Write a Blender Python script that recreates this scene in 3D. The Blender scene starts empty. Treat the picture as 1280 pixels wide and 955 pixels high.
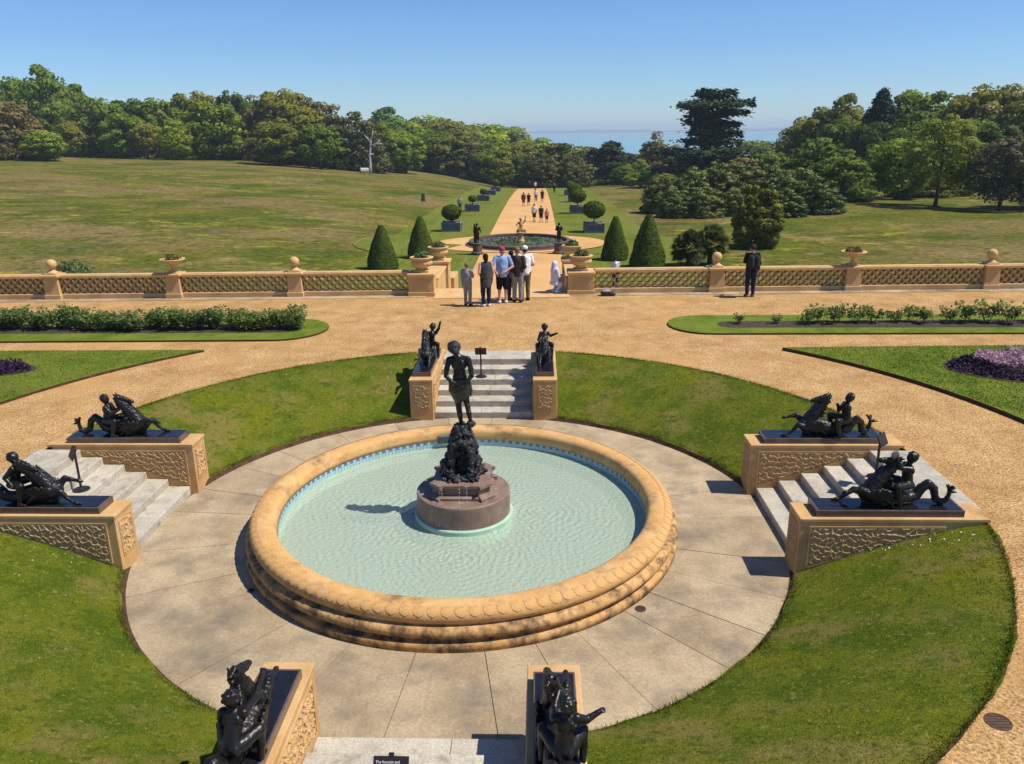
import bpy, bmesh, math, random
import numpy as np
from mathutils import Vector, Matrix, noise as mnoise

rad = math.radians
scene = bpy.context.scene
COL = scene.collection

# ------------------------------------------------------------------ camera
cam_data = bpy.data.cameras.new('camera')
cam_data.sensor_width = 36.0
cam_data.lens = 36.0 * 1001.8 / 1280.0
cam_data.clip_start = 0.1
cam_data.clip_end = 20000.0
cam = bpy.data.objects.new('camera', cam_data)
COL.objects.link(cam)
_p, _y, _r = rad(17.565), rad(-1.947), rad(0.675)
_f = Vector((math.sin(_y) * math.cos(_p), math.cos(_y) * math.cos(_p), -math.sin(_p)))
_rt = Vector((math.cos(_y), -math.sin(_y), 0))
_up = _rt.cross(_f)
_r2 = _rt * math.cos(_r) - _up * math.sin(_r)
_u2 = _up * math.cos(_r) + _rt * math.sin(_r)
cam.matrix_world = Matrix(((_r2.x, _u2.x, -_f.x, 1.213), (_r2.y, _u2.y, -_f.y, -11.853), (_r2.z, _u2.z, -_f.z, 6.195), (0, 0, 0, 1)))
scene.camera = cam

# ------------------------------------------------------------------ sky, sun, exposure
SUN_EL, SUN_AZ = rad(57.0), rad(-7.0)          # azimuth measured from +X towards +Y
to_sun = Vector((math.cos(SUN_EL) * math.cos(SUN_AZ), math.cos(SUN_EL) * math.sin(SUN_AZ), math.sin(SUN_EL)))
world = bpy.data.worlds.new('World')
scene.world = world
world.use_nodes = True
wn = world.node_tree
sky = wn.nodes.new('ShaderNodeTexSky')
sky.sky_type = 'NISHITA'
sky.sun_disc = False
sky.sun_elevation = SUN_EL
sky.sun_rotation = math.pi / 2 - SUN_AZ
sky.altitude = 50.0
sky.air_density = 1.0
sky.dust_density = 0.0
sky.ozone_density = 4.0
bg = wn.nodes['Background']
bg.inputs['Strength'].default_value = 0.083
tint = wn.nodes.new('ShaderNodeMix')
tint.data_type = 'RGBA'; tint.blend_type = 'MULTIPLY'
tint.inputs[0].default_value = 1.0
tint.inputs[7].default_value = (.74, .98, 1.34, 1)
wn.links.new(sky.outputs[0], tint.inputs[6])
wn.links.new(tint.outputs[2], bg.inputs['Color'])
sun_data = bpy.data.lights.new('sun', 'SUN')
sun_data.energy = 5.0
sun_data.angle = rad(0.53)
sun_data.color = (1.0, 0.94, 0.85)
sun = bpy.data.objects.new('sun', sun_data)
COL.objects.link(sun)
sun.rotation_euler = to_sun.to_track_quat('Z', 'Y').to_euler()
sun.location = (20, -5, 40)
scene.view_settings.view_transform = 'Standard'
scene.view_settings.look = 'None'
scene.view_settings.gamma = 1.0
scene.view_settings.exposure = 0.2
scene.view_settings.use_curve_mapping = False
scene.render.engine = 'CYCLES'
scene.cycles.max_bounces = 6
scene.cycles.transparent_max_bounces = 16
scene.cycles.volume_bounces = 0

# ------------------------------------------------------------------ helpers
def tag(o, label=None, cat=None, group=None, kind=None):
    if label: o['label'] = label
    if cat: o['category'] = cat
    if group: o['group'] = group
    if kind: o['kind'] = kind
    return o

def empty(name, loc=(0, 0, 0), rz=0.0, parent=None):
    o = bpy.data.objects.new(name, None)
    o.empty_display_size = 0.2
    COL.objects.link(o)
    o.location = loc
    o.rotation_euler = (0, 0, rz)
    if parent is not None: o.parent = parent
    return o

def link(name, me, parent=None, loc=(0, 0, 0), rz=0.0, mat=None):
    o = bpy.data.objects.new(name, me)
    COL.objects.link(o)
    o.location = loc
    o.rotation_euler = (0, 0, rz)
    if parent is not None: o.parent = parent
    if mat is not None:
        if len(me.materials) == 0: me.materials.append(mat)
        o.material_slots[0].link = 'OBJECT'
        o.material_slots[0].material = mat
    return o

def copy_tree(o, parent=None):
    c = o.copy()
    COL.objects.link(c)
    c.parent = parent
    for ch in list(o.children):
        copy_tree(ch, c)
    return c

class MB:
    """collects shapes that become one mesh"""
    def __init__(self):
        self.v = []; self.f = []; self.m = []; self.prims = []
    def add(self, verts, faces, mi=0):
        o = len(self.v)
        self.v.extend([tuple(p) for p in verts])
        self.f.extend([tuple(i + o for i in f) for f in faces])
        self.m.extend([mi] * len(faces))
        return self
    def box(self, x0, x1, y0, y1, z0, z1, mi=0, taper=0.0):
        t = taper
        v = [(x0, y0, z0), (x1, y0, z0), (x1, y1, z0), (x0, y1, z0),
             (x0 + t, y0 + t, z1), (x1 - t, y0 + t, z1), (x1 - t, y1 - t, z1), (x0 + t, y1 - t, z1)]
        return self.add(v, [(3, 2, 1, 0), (4, 5, 6, 7), (0, 1, 5, 4), (1, 2, 6, 5), (2, 3, 7, 6), (3, 0, 4, 7)], mi)
    def prism(self, poly, z0, z1, mi=0):
        n = len(poly)
        v = [(x, y, z0) for x, y in poly] + [(x, y, z1) for x, y in poly]
        f = [tuple(range(n - 1, -1, -1)), tuple(range(n, 2 * n))]
        f += [(i, (i + 1) % n, n + (i + 1) % n, n + i) for i in range(n)]
        return self.add(v, f, mi)
    def lathe(self, prof, n=24, c=(0, 0, 0), mi=0, cap=True, a0=0.0, wob=None):
        v = []; f = []
        for (r, z) in prof:
            for k in range(n):
                a = a0 + 2 * math.pi * k / n
                rr = r * (wob(a, z) if wob else 1.0)
                v.append((c[0] + rr * math.cos(a), c[1] + rr * math.sin(a), c[2] + z))
        m = len(prof)
        for j in range(m - 1):
            for k in range(n):
                a = j * n + k; b = j * n + (k + 1) % n
                f.append((a, b, b + n, a + n))
        if cap:
            f.append(tuple(range(n - 1, -1, -1)))
            f.append(tuple((m - 1) * n + k for k in range(n)))
        return self.add(v, f, mi)
    def capsule(self, p0, r0, p1, r1, n=10, mi=0, flat=None):
        p0 = Vector(p0); p1 = Vector(p1)
        a_, b_ = np.array(p0), np.array(p1)
        self.prims.append(dict(t='c', a=a_, b=b_, ra=r0, rb=r1, lo=np.minimum(a_ - r0, b_ - r1), hi=np.maximum(a_ + r0, b_ + r1)))
        d = p1 - p0
        L = d.length
        if L < 1e-6: d = Vector((0, 0, 1))
        d = d.normalized()
        q = d.to_track_quat('Z', 'Y').to_matrix()
        rings = []
        for a in (-80, -50, -18): rings.append((p0, r0, math.cos(rad(a)), math.sin(rad(a))))
        for a in (18, 50, 80): rings.append((p1, r1, math.cos(rad(a)), math.sin(rad(a))))
        v = []; f = []
        for (c, r, cr, sz) in rings:
            for k in range(n):
                an = 2 * math.pi * k / n
                w = Vector((math.cos(an) * r * cr, math.sin(an) * r * cr * (flat or 1.0), sz * r))
                v.append(tuple(c + q @ w))
        for j in range(len(rings) - 1):
            for k in range(n):
                a = j * n + k; b = j * n + (k + 1) % n
                f.append((a, b, b + n, a + n))
        f.append(tuple(range(n - 1, -1, -1)))
        m = len(rings)
        f.append(tuple((m - 1) * n + k for k in range(n)))
        return self.add(v, f, mi)
    def chain(self, pts, n=10, mi=0, mir=1.0):
        for (a, b) in zip(pts[:-1], pts[1:]):
            self.capsule((a[0], a[1] * mir, a[2]), a[3], (b[0], b[1] * mir, b[2]), b[3], n, mi)
        return self
    def ell(self, c, r, rot=None, n=12, mi=0):
        Rm = np.array(rot) if rot is not None else np.eye(3)
        ext = np.sqrt(((Rm * np.array(r)) ** 2).sum(1))
        self.prims.append(dict(t='e', c=np.array(c, float), r=np.array(r, float), R=Rm, lo=np.array(c) - ext, hi=np.array(c) + ext))
        v = []; f = []
        m = max(5, n // 2)
        for j in range(m + 1):
            ph = -math.pi / 2 + math.pi * (j + 0.0) / m
            ph = max(-1.5, min(1.5, ph))
            for k in range(n):
                a = 2 * math.pi * k / n
                p = Vector((r[0] * math.cos(ph) * math.cos(a), r[1] * math.cos(ph) * math.sin(a), r[2] * math.sin(ph)))
                if rot is not None: p = rot @ p
                v.append((c[0] + p.x, c[1] + p.y, c[2] + p.z))
        for j in range(m):
            for k in range(n):
                a = j * n + k; b = j * n + (k + 1) % n
                f.append((a, b, b + n, a + n))
        f.append(tuple(range(n - 1, -1, -1)))
        f.append(tuple(m * n + k for k in range(n)))
        return self.add(v, f, mi)
    def tube(self, pts, n=8, mi=0, cap=True):
        """pts: (x,y,z,r) swept as one tube"""
        P = [Vector(p[:3]) for p in pts]
        v = []; f = []
        ref = Vector((0.13, 0.97, 0.21))
        for i, p in enumerate(P):
            d = (P[min(i + 1, len(P) - 1)] - P[max(i - 1, 0)]).normalized()
            s = d.cross(ref)
            if s.length < 1e-3: s = d.cross(Vector((1, 0, 0)))
            s.normalize(); u = s.cross(d)
            for k in range(n):
                a = 2 * math.pi * k / n
                v.append(tuple(p + (s * math.cos(a) + u * math.sin(a)) * pts[i][3]))
        for j in range(len(P) - 1):
            for k in range(n):
                a = j * n + k; b = j * n + (k + 1) % n
                f.append((a, b, b + n, a + n))
        if cap:
            f.append(tuple(range(n - 1, -1, -1)))
            f.append(tuple((len(P) - 1) * n + k for k in range(n)))
        return self.add(v, f, mi)
    def mesh(self, name, mats=None, smooth=False):
        me = bpy.data.meshes.new(name)
        me.from_pydata(self.v, [], self.f)
        if mats is not None:
            for m in (mats if isinstance(mats, (list, tuple)) else [mats]): me.materials.append(m)
        if any(self.m): me.polygons.foreach_set('material_index', self.m)
        bm = bmesh.new(); bm.from_mesh(me)
        bmesh.ops.recalc_face_normals(bm, faces=bm.faces)
        bm.to_mesh(me); bm.free()
        if smooth: me.polygons.foreach_set('use_smooth', [True] * len(me.polygons))
        me.update()
        return me
    def build(self, name, mats=None, parent=None, loc=(0, 0, 0), rz=0.0, smooth=False, bevel=0.0):
        me = self.mesh(name, mats, smooth)
        if bevel > 0:
            bm = bmesh.new(); bm.from_mesh(me)
            bmesh.ops.bevel(bm, geom=[e for e in bm.edges if e.is_manifold and e.calc_face_angle(0) > 0.5], offset=bevel, segments=1, affect='EDGES', clamp_overlap=True)
            bm.to_mesh(me); bm.free()
        return link(name, me, parent, loc, rz)

def union(mb, name, mat, voxel=0.01, it=3, bumpy=0.0, bscale=10.0, hem=None):
    """melt the rounded shapes collected in mb into one continuous skin (distance field, surface nets)"""
    k = max(voxel * .6, voxel * it * .9)
    lo = np.full(3, 1e9); hi = np.full(3, -1e9)
    for p in mb.prims:
        lo = np.minimum(lo, p['lo']); hi = np.maximum(hi, p['hi'])
    lo = lo - 3 * voxel - .37 * voxel; hi = hi + 3 * voxel
    n = np.ceil((hi - lo) / voxel).astype(int) + 1
    ax = [lo[i] + voxel * np.arange(n[i]) for i in range(3)]
    F = np.full(n, 4 * voxel)
    for p in mb.prims:
        i0 = np.maximum(0, np.floor((p['lo'] - k - 2 * voxel - lo) / voxel).astype(int)); i1 = np.minimum(n, np.ceil((p['hi'] + k + 2 * voxel - lo) / voxel).astype(int) + 1)
        sl = tuple(slice(a, b) for a, b in zip(i0, i1))
        G = np.stack(np.meshgrid(*[ax[i][sl[i]] for i in range(3)], indexing='ij'), -1)
        if p['t'] == 'c':
            a, b = p['a'], p['b']; d = b - a; L2 = max(1e-12, d @ d)
            t = np.clip(((G - a) @ d) / L2, 0, 1)
            f = np.linalg.norm(G - a - t[..., None] * d, axis=-1) - (p['ra'] + (p['rb'] - p['ra']) * t)
        else:
            q = (G - p['c']) @ p['R']
            k0 = np.linalg.norm(q / p['r'], axis=-1); k1 = np.linalg.norm(q / p['r'] ** 2, axis=-1) + 1e-9
            f = k0 * (k0 - 1) / k1
        g = F[sl]
        h = np.clip(.5 + .5 * (g - f) / k, 0, 1)
        F[sl] = g + (f - g) * h - k * h * (1 - h)
    S = F < 0
    cn = n - 1
    cor = [(x, y, z) for x in (0, 1) for y in (0, 1) for z in (0, 1)]
    cnt = sum(S[x:x + cn[0], y:y + cn[1], z:z + cn[2]].astype(np.int8) for x, y, z in cor)
    mask = (cnt > 0) & (cnt < 8)
    C = np.argwhere(mask)
    idx = np.full(cn, -1); idx[mask] = np.arange(len(C))
    acc = np.zeros((len(C), 3)); num = np.zeros(len(C))
    for i, a in enumerate(cor):
        for b in cor[i + 1:]:
            if sum(abs(a[q] - b[q]) for q in range(3)) != 1: continue
            A = C + a; B = C + b
            fa = F[A[:, 0], A[:, 1], A[:, 2]]; fb = F[B[:, 0], B[:, 1], B[:, 2]]
            m = (fa < 0) != (fb < 0)
            t = np.where(m, fa / np.where(m, fa - fb, 1), 0)
            acc += np.where(m[:, None], A + (B - A) * t[:, None], 0); num += m
    V = lo + voxel * acc / num[:, None]
    if hem is not None: V[:, 2] = np.where(V[:, 2] < hem, hem + .15 * np.maximum(V[:, 2] - hem, -.1), V[:, 2])
    quads = []
    for axn in range(3):
        u, w = [(1, 2), (2, 0), (0, 1)][axn]
        e = np.zeros(3, int); e[axn] = 1
        sl0 = [slice(1, -1)] * 3; sl0[axn] = slice(0, -1); sl1 = [slice(1, -1)] * 3; sl1[axn] = slice(1, None)
        s0 = S[tuple(sl0)]; s1 = S[tuple(sl1)]
        E = np.argwhere(s0 != s1); ins = s0[s0 != s1]
        off = np.ones(3, int); off[axn] = 0
        E = E + off
        du = np.zeros(3, int); du[u] = 1; dw = np.zeros(3, int); dw[w] = 1
        q = np.stack([idx[tuple((E - du - dw).T)], idx[tuple((E - dw).T)], idx[tuple(E.T)], idx[tuple((E - du).T)]], 1)
        q[~ins] = q[~ins][:, ::-1]
        quads.append(q)
    Q = np.concatenate(quads)
    Q = Q[(Q >= 0).all(1)]
    out = bpy.data.meshes.new(name)
    out.vertices.add(len(V)); out.loops.add(4 * len(Q)); out.polygons.add(len(Q))
    out.vertices.foreach_set('co', V.ravel().astype(np.float32))
    out.loops.foreach_set('vertex_index', Q.ravel().astype(np.int32))
    out.polygons.foreach_set('loop_start', np.arange(0, 4 * len(Q), 4, dtype=np.int32))
    for mm in (mat if isinstance(mat, (list, tuple)) else [mat]): out.materials.append(mm)
    out.update(calc_edges=True)
    if bumpy:
        nn = np.empty(len(V) * 3, np.float32); out.vertex_normals.foreach_get('vector', nn)
        amt = np.array([mnoise.noise(Vector(c)) + .5 * mnoise.noise(Vector(c) * 2.3) for c in (V * bscale)])
        V = V + nn.reshape(-1, 3) * (bumpy * amt)[:, None]
        out.vertices.foreach_set('co', V.ravel().astype(np.float32))
    out.polygons.foreach_set('use_smooth', [True] * len(out.polygons))
    out.update()
    return out

def quads_mesh(name, corners, tint, mats, soft=None):
    """corners (N,k,3): loose leaf faces with a tint each"""
    n, k = corners.shape[:2]
    me = bpy.data.meshes.new(name)
    me.vertices.add(n * k); me.loops.add(n * k); me.polygons.add(n)
    me.vertices.foreach_set('co', corners.reshape(-1).astype(np.float32))
    me.loops.foreach_set('vertex_index', np.arange(n * k, dtype=np.int32))
    me.polygons.foreach_set('loop_start', np.arange(0, n * k, k, dtype=np.int32))
    a = me.attributes.new('tint', 'FLOAT', 'FACE')
    a.data.foreach_set('value', np.asarray(tint, np.float32))
    for m in (mats if isinstance(mats, (list, tuple)) else [mats]): me.materials.append(m)
    me.update(calc_edges=True)
    if soft is not None:                 # clump-wise normals, so that a crown shades as soft masses
        me.polygons.foreach_set('use_smooth', [True] * n)
        s = soft / (np.linalg.norm(soft, axis=1, keepdims=True) + 1e-9)
        me.normals_split_custom_set_from_vertices(np.repeat(s, k, axis=0).tolist())
    return me

def frames(nrm, rng):
    """two unit tangents for each normal, randomly spun"""
    nrm = nrm / np.linalg.norm(nrm, axis=1, keepdims=True)
    t = rng.normal(size=nrm.shape)
    u = np.cross(nrm, t); u /= np.linalg.norm(u, axis=1, keepdims=True) + 1e-9
    return u, np.cross(nrm, u)

def leaf_quads(pos, nrm, size, rng, aspect=1.5):
    u, w = frames(nrm, rng)
    s = size[:, None]
    a = pos - u * s * aspect * .5
    b = pos + w * s * .5
    c = pos + u * s * aspect * .5
    d = pos - w * s * .5
    return np.stack([a, d, c, b], 1)

# ------------------------------------------------------------------ materials
def new_mat(name):
    m = bpy.data.materials.new(name); m.use_nodes = True
    nt = m.node_tree
    return m, nt, nt.nodes['Principled BSDF']

def nd(nt, t, **kw):
    n = nt.nodes.new(t)
    for k, v in kw.items(): setattr(n, k, v)
    return n

def coords(nt, mode):
    if mode == 'world': return nd(nt, 'ShaderNodeNewGeometry').outputs['Position']
    return nd(nt, 'ShaderNodeTexCoord').outputs['Object']

def noise_node(nt, co, scale, detail=4, rough=.6, stretch=None):
    if stretch:
        mp = nd(nt, 'ShaderNodeMapping'); mp.inputs['Scale'].default_value = stretch
        nt.links.new(co, mp.inputs['Vector']); co = mp.outputs[0]
    n = nd(nt, 'ShaderNodeTexNoise')
    n.inputs['Scale'].default_value = scale; n.inputs['Detail'].default_value = detail; n.inputs['Roughness'].default_value = rough
    nt.links.new(co, n.inputs['Vector'])
    return n.outputs['Fac']

def ramp(nt, fac, stops):
    r = nd(nt, 'ShaderNodeValToRGB')
    els = r.color_ramp.elements
    while len(els) < len(stops): els.new(0.5)
    for e, (p, c) in zip(els, stops):
        e.position = p
        e.color = (c[0], c[1], c[2], 1) if hasattr(c, '__len__') else (c, c, c, 1)
    nt.links.new(fac, r.inputs[0])
    return r.outputs[0]

def mix(nt, fac, a, b, mode='MIX'):
    m = nd(nt, 'ShaderNodeMix', data_type='RGBA', blend_type=mode)
    for s, v in ((m.inputs[0], fac), (m.inputs[6], a), (m.inputs[7], b)):
        if isinstance(v, (int, float)): s.default_value = v
        elif isinstance(v, (tuple, list)): s.default_value = (v[0], v[1], v[2], 1)
        else: nt.links.new(v, s)
    return m.outputs[2]

def bump(nt, bs, h, strength, dist):
    b = nd(nt, 'ShaderNodeBump')
    b.inputs['Strength'].default_value = strength; b.inputs['Distance'].default_value = dist
    nt.links.new(h, b.inputs['Height']); nt.links.new(b.outputs[0], bs.inputs['Normal'])

def surf(name, stops, scale=3.0, rough=.8, mode='object', detail=5, fine=None, fine_amt=.25, bmp=None, stain=None, metallic=0.0, spec=.3, stretch=None, vary=0.0):
    """general weathered surface: large mottling, fine grain, optional stains and relief"""
    m, nt, bs = new_mat(name)
    co = coords(nt, mode)
    c = ramp(nt, noise_node(nt, co, scale, detail, .6, stretch), stops)
    if fine:
        f = ramp(nt, noise_node(nt, co, fine, 3, .7), [(.3, 1 - fine_amt), (.7, 1 + fine_amt * .35)])
        c = mix(nt, 1.0, c, f, 'MULTIPLY')
    if stain:
        sc, col, lo, hi = stain[:4]
        k = ramp(nt, noise_node(nt, co, sc, 6, .65, stain[4] if len(stain) > 4 else None), [(lo, 0.0), (hi, 1.0)])
        c = mix(nt, k, c, col)
    if vary:
        oi = nd(nt, 'ShaderNodeObjectInfo')
        v = ramp(nt, oi.outputs['Random'], [(0, 1 - vary), (1, 1 + vary)])
        c = mix(nt, 1.0, c, v, 'MULTIPLY')
    nt.links.new(c, bs.inputs['Base Color'])
    bs.inputs['Roughness'].default_value = rough
    bs.inputs['Metallic'].default_value = metallic
    bs.inputs['Specular IOR Level'].default_value = spec
    if bmp:
        bump(nt, bs, noise_node(nt, co, bmp[0], 4, .65), bmp[1], bmp[2])
    return m

def plain(name, col, rough=.8, spec=.3, var=.2, scale=30):
    return surf(name, [(.3, tuple(c * (1 - var) for c in col)), (.7, tuple(min(1, c * (1 + var)) for c in col))], scale=scale, rough=rough, spec=spec)

def leaf_mat(name, dark, mid, light, trans=.35, world_sc=None, rough=.6, vary=.25, spec=.10):
    m, nt, bs = new_mat(name)
    at = nd(nt, 'ShaderNodeAttribute', attribute_name='tint')
    c = ramp(nt, at.outputs['Fac'], [(0.0, dark), (.5, mid), (1.0, light)])
    oi = nd(nt, 'ShaderNodeObjectInfo')
    c = mix(nt, 1.0, c, ramp(nt, oi.outputs['Random'], [(0, (1 - vary, 1 - vary * .7, 1 - vary)), (.5, (1, 1, 1)), (1, (1 + vary, 1 + vary * .6, 1 - vary * .2))]), 'MULTIPLY')
    nt.links.new(c, bs.inputs['Base Color'])
    bs.inputs['Roughness'].default_value = rough
    bs.inputs['Specular IOR Level'].default_value = spec
    tr = nd(nt, 'ShaderNodeBsdfTranslucent'); nt.links.new(c, tr.inputs['Color'])
    mx = nd(nt, 'ShaderNodeMixShader'); mx.inputs[0].default_value = trans
    nt.links.new(bs.outputs[0], mx.inputs[1]); nt.links.new(tr.outputs[0], mx.inputs[2])
    nt.links.new(mx.outputs[0], nt.nodes['Material Output'].inputs['Surface'])
    return m

def grass_mat(name, a, b, c3, d, sc=1.0, fine=60.0, streak=None, bmp=(90, .6, .02)):
    """mottled turf in world coordinates: greens with straw, moss and bare patches"""
    m, nt, bs = new_mat(name)
    co = coords(nt, 'world')
    base = ramp(nt, noise_node(nt, co, 1.1 * sc, 6, .62), [(.37, a), (.50, b), (.62, c3)])
    k = ramp(nt, noise_node(nt, co, .55 * sc, 5, .6, (1.0, 1.3, 1.0)), [(.52, 0.0), (.64, .8)])
    base = mix(nt, k, base, d)
    if streak:
        for (s, col, lo, hi, st) in streak:
            k2 = ramp(nt, noise_node(nt, co, s, 5, .6, st), [(lo, 0.0), (hi, 1.0)])
            base = mix(nt, k2, base, col)
    f = ramp(nt, noise_node(nt, co, fine, 3, .8), [(.33, .55), (.67, 1.4)])
    base = mix(nt, 1.0, base, f, 'MULTIPLY')
    nt.links.new(base, bs.inputs['Base Color'])
    bs.inputs['Roughness'].default_value = .95
    bs.inputs['Specular IOR Level'].default_value = .04
    if bmp: bump(nt, bs, noise_node(nt, co, bmp[0], 3, .7), bmp[1], bmp[2])
    return m

M = {}
M['gravel'] = surf('gravel', [(.3, (.46, .265, .095)), (.5, (.59, .352, .138)), (.7, (.70, .44, .185))], scale=1.6, mode='world', rough=.95, fine=30, fine_amt=.8, bmp=(34, 1.0, .022), spec=.15, stain=(.45, (.52, .29, .105), .52, .72))
M['path'] = surf('path_gravel', [(.25, (.52, .29, .105)), (.5, (.62, .355, .135)), (.75, (.68, .41, .17))], scale=.25, mode='world', rough=.95, fine=14, fine_amt=.25, spec=.15, stain=(.12, (.48, .27, .1), .55, .8, (1, .3, 1)))
M['paving'] = surf('flagstone', [(.3, (.30, .222, .130)), (.5, (.41, .312, .188)), (.7, (.49, .38, .235))], scale=1.4, mode='world', rough=.85, fine=24, fine_amt=.26, bmp=(22, .6, .012), stain=(.9, (.20, .16, .11), .50, .68), vary=.13, spec=.25)
M['joint'] = plain('joint_earth', (.10, .085, .055))
M['stone'] = surf('ochre_stone', [(.25, (.44, .25, .095)), (.5, (.56, .34, .14)), (.75, (.64, .41, .19))], scale=2.2, rough=.85, fine=45, fine_amt=.2, bmp=(40, .3, .006), stain=(1.7, (.26, .15, .06), .58, .78), spec=.2)
M['stone_relief'] = surf('ochre_relief_stone', [(.3, (.46, .285, .12)), (.7, (.60, .39, .18))], scale=3, rough=.9, fine=60, fine_amt=.2, spec=.15)
M['basin'] = surf('basin_stone', [(.25, (.50, .27, .085)), (.5, (.60, .34, .125)), (.75, (.66, .42, .19))], scale=3.4, rough=.8, fine=34, fine_amt=.22, bmp=(22, .6, .012), stain=(2.8, (.125, .078, .042), .42, .62, (1.8, 1.8, 1.0)), spec=.25)
M['rim'] = surf('rim_stone', [(.25, (.54, .29, .09)), (.5, (.63, .36, .13)), (.75, (.68, .44, .20))], scale=3.0, rough=.8, fine=34, fine_amt=.2, bmp=(22, .5, .010), stain=(2.8, (.25, .15, .07), .52, .72), spec=.25)
M['buff'] = surf('buff_stone', [(.25, (.52, .32, .125)), (.5, (.60, .385, .165)), (.75, (.66, .44, .21))], scale=2.0, rough=.88, fine=30, fine_amt=.18, bmp=(30, .25, .006), stain=(1.3, (.40, .27, .15), .58, .8), spec=.2)
M['buff_lattice'] = surf('buff_lattice_stone', [(.3, (.48, .30, .12)), (.7, (.58, .375, .165))], scale=3.0, rough=.9, fine=30, fine_amt=.18, spec=.2)
M['limestone'] = surf('weathered_limestone', [(.25, (.36, .315, .24)), (.5, (.49, .44, .345)), (.75, (.58, .525, .425))], scale=2.4, rough=.85, fine=42, fine_amt=.35, bmp=(30, .4, .008), stain=(4.5, (.28, .25, .20), .54, .68), vary=.08, spec=.25)
M['granite_pink'] = surf('pink_granite', [(.3, (.205, .130, .092)), (.7, (.31, .21, .155))], scale=6, rough=.5, fine=120, fine_amt=.5, spec=.3, stain=(2.0, (.42, .34, .30), .60, .78, (3, 3, .4)))
M['granite_slab'] = surf('polished_slab', [(.3, (.10, .065, .055)), (.7, (.16, .105, .085))], scale=8, rough=.16, fine=140, fine_amt=.5, spec=.6)
M['bronze'] = surf('dark_bronze', [(.3, (.006, .0055, .005)), (.6, (.011, .010, .009)), (.8, (.022, .020, .015))], scale=9, rough=.36, metallic=.0, spec=.34, bmp=(60, .2, .004))
M['bronze_scaly'] = surf('scaly_bronze', [(.3, (.006, .0055, .005)), (.6, (.012, .011, .009)), (.8, (.026, .023, .016))], scale=9, rough=.38, metallic=.0, spec=.34)
_nt = M['bronze_scaly'].node_tree
_v = nd(_nt, 'ShaderNodeTexVoronoi'); _v.inputs['Scale'].default_value = 42
_nt.links.new(coords(_nt, 'object'), _v.inputs['Vector'])
bump(_nt, _nt.nodes['Principled BSDF'], _v.outputs['Distance'], .35, .010)
M['bronze_plate'] = surf('bronze_plate', [(.3, (.012, .012, .014)), (.7, (.022, .022, .024))], scale=9, rough=.14, metallic=.3, spec=.6)
M['bronze_rough'] = surf('rough_bronze', [(.3, (.010, .010, .010)), (.7, (.035, .034, .036))], scale=14, rough=.5, metallic=.0, spec=.3, bmp=(45, .6, .012))
M['bronze_drape'] = surf('green_bronze', [(.3, (.016, .018, .012)), (.7, (.045, .045, .028))], scale=9, rough=.34, metallic=.25, spec=.5)
M['black_metal'] = plain('black_metal', (.012, .012, .013), .45, .5)
M['sign_face'] = plain('sign_face', (.018, .013, .011), .5, .4)
M['white_ink'] = plain('white_lettering', (.75, .72, .66), .7, .2, .02)
M['soil'] = surf('soil', [(.3, (.055, .032, .018)), (.7, (.125, .072, .04))], scale=5, mode='world', rough=.95, fine=40, fine_amt=.5, bmp=(30, .8, .02), spec=.1)
M['mulch'] = surf('bed_mulch', [(.3, (.05, .038, .03)), (.7, (.12, .09, .07))], scale=9, mode='world', rough=.95, fine=50, fine_amt=.6, bmp=(30, .9, .03), spec=.1)
M['lawn'] = grass_mat('lawn_turf', (.078, .116, .009), (.120, .148, .012), (.160, .168, .016), (.225, .180, .052), sc=1.5,
                      streak=[(.9, (.175, .178, .008), .56, .70, (1, 1, 1)), (2.6, (.074, .120, .014), .58, .70, (1, 1, 1)), (5.0, (.24, .19, .07), .64, .74, (1, 1, 1)), (9.0, (.075, .105, .012), .54, .66, (1, 1, 1)), (15.0, (.22, .215, .045), .58, .68, (1, 1, 1))], bmp=(70, .8, .03))
M['edge_lawn'] = grass_mat('edge_turf', (.092, .135, .014), (.128, .175, .020), (.160, .195, .026), (.155, .165, .03), sc=1.5)
M['meadow'] = grass_mat('meadow', (.055, .080, .008), (.092, .105, .011), (.140, .130, .018), (.195, .130, .042), sc=.11, fine=2.0,
                        streak=[(.05, (.19, .135, .055), .47, .62, (.8, 1.4, 1)), (.33, (.26, .235, .02), .60, .68, (.7, 1.3, 1)), (.22, (.21, .16, .055), .55, .66, (.8, 1.2, 1)), (.9, (.062, .082, .010), .55, .68, (1, 1, 1)), (1.5, (.22, .20, .03), .62, .70, (1, 1, 1)), (.10, (.15, .062, .022), .62, .72, (.8, 1.6, 1)), (.06, (.058, .090, .014), .56, .68, (.8, 1.4, 1))], bmp=(3.0, .5, .25))
M['mown'] = grass_mat('mown_lawn', (.100, .126, .014), (.126, .148, .018), (.150, .165, .024), (.165, .158, .03), sc=.2, fine=6.0,
                      streak=[(.5, (.145, .162, .03), .52, .56, (2.6, .05, 1))], bmp=(5.0, .3, .08))
M['bark'] = surf('bark', [(.3, (.045, .035, .026)), (.7, (.10, .08, .06))], scale=4, rough=.95, stretch=(4, 4, .6), spec=.1)
M['dead_wood'] = surf('bleached_wood', [(.3, (.34, .315, .28)), (.7, (.54, .51, .46))], scale=3, rough=.9, stretch=(4, 4, .5), spec=.2)
M['lead'] = surf('lead_grey', [(.3, (.085, .092, .105)), (.7, (.125, .132, .145))], scale=2.5, rough=.6, spec=.35)
M['pale_rail'] = surf('pale_rim', [(.3, (.26, .26, .26)), (.7, (.36, .355, .34))], scale=4, rough=.7, spec=.3)
M['dark_stone'] = surf('weathered_dark_stone', [(.3, (.075, .055, .04)), (.7, (.16, .12, .085))], scale=4, rough=.85, fine=40, spec=.25)
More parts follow.
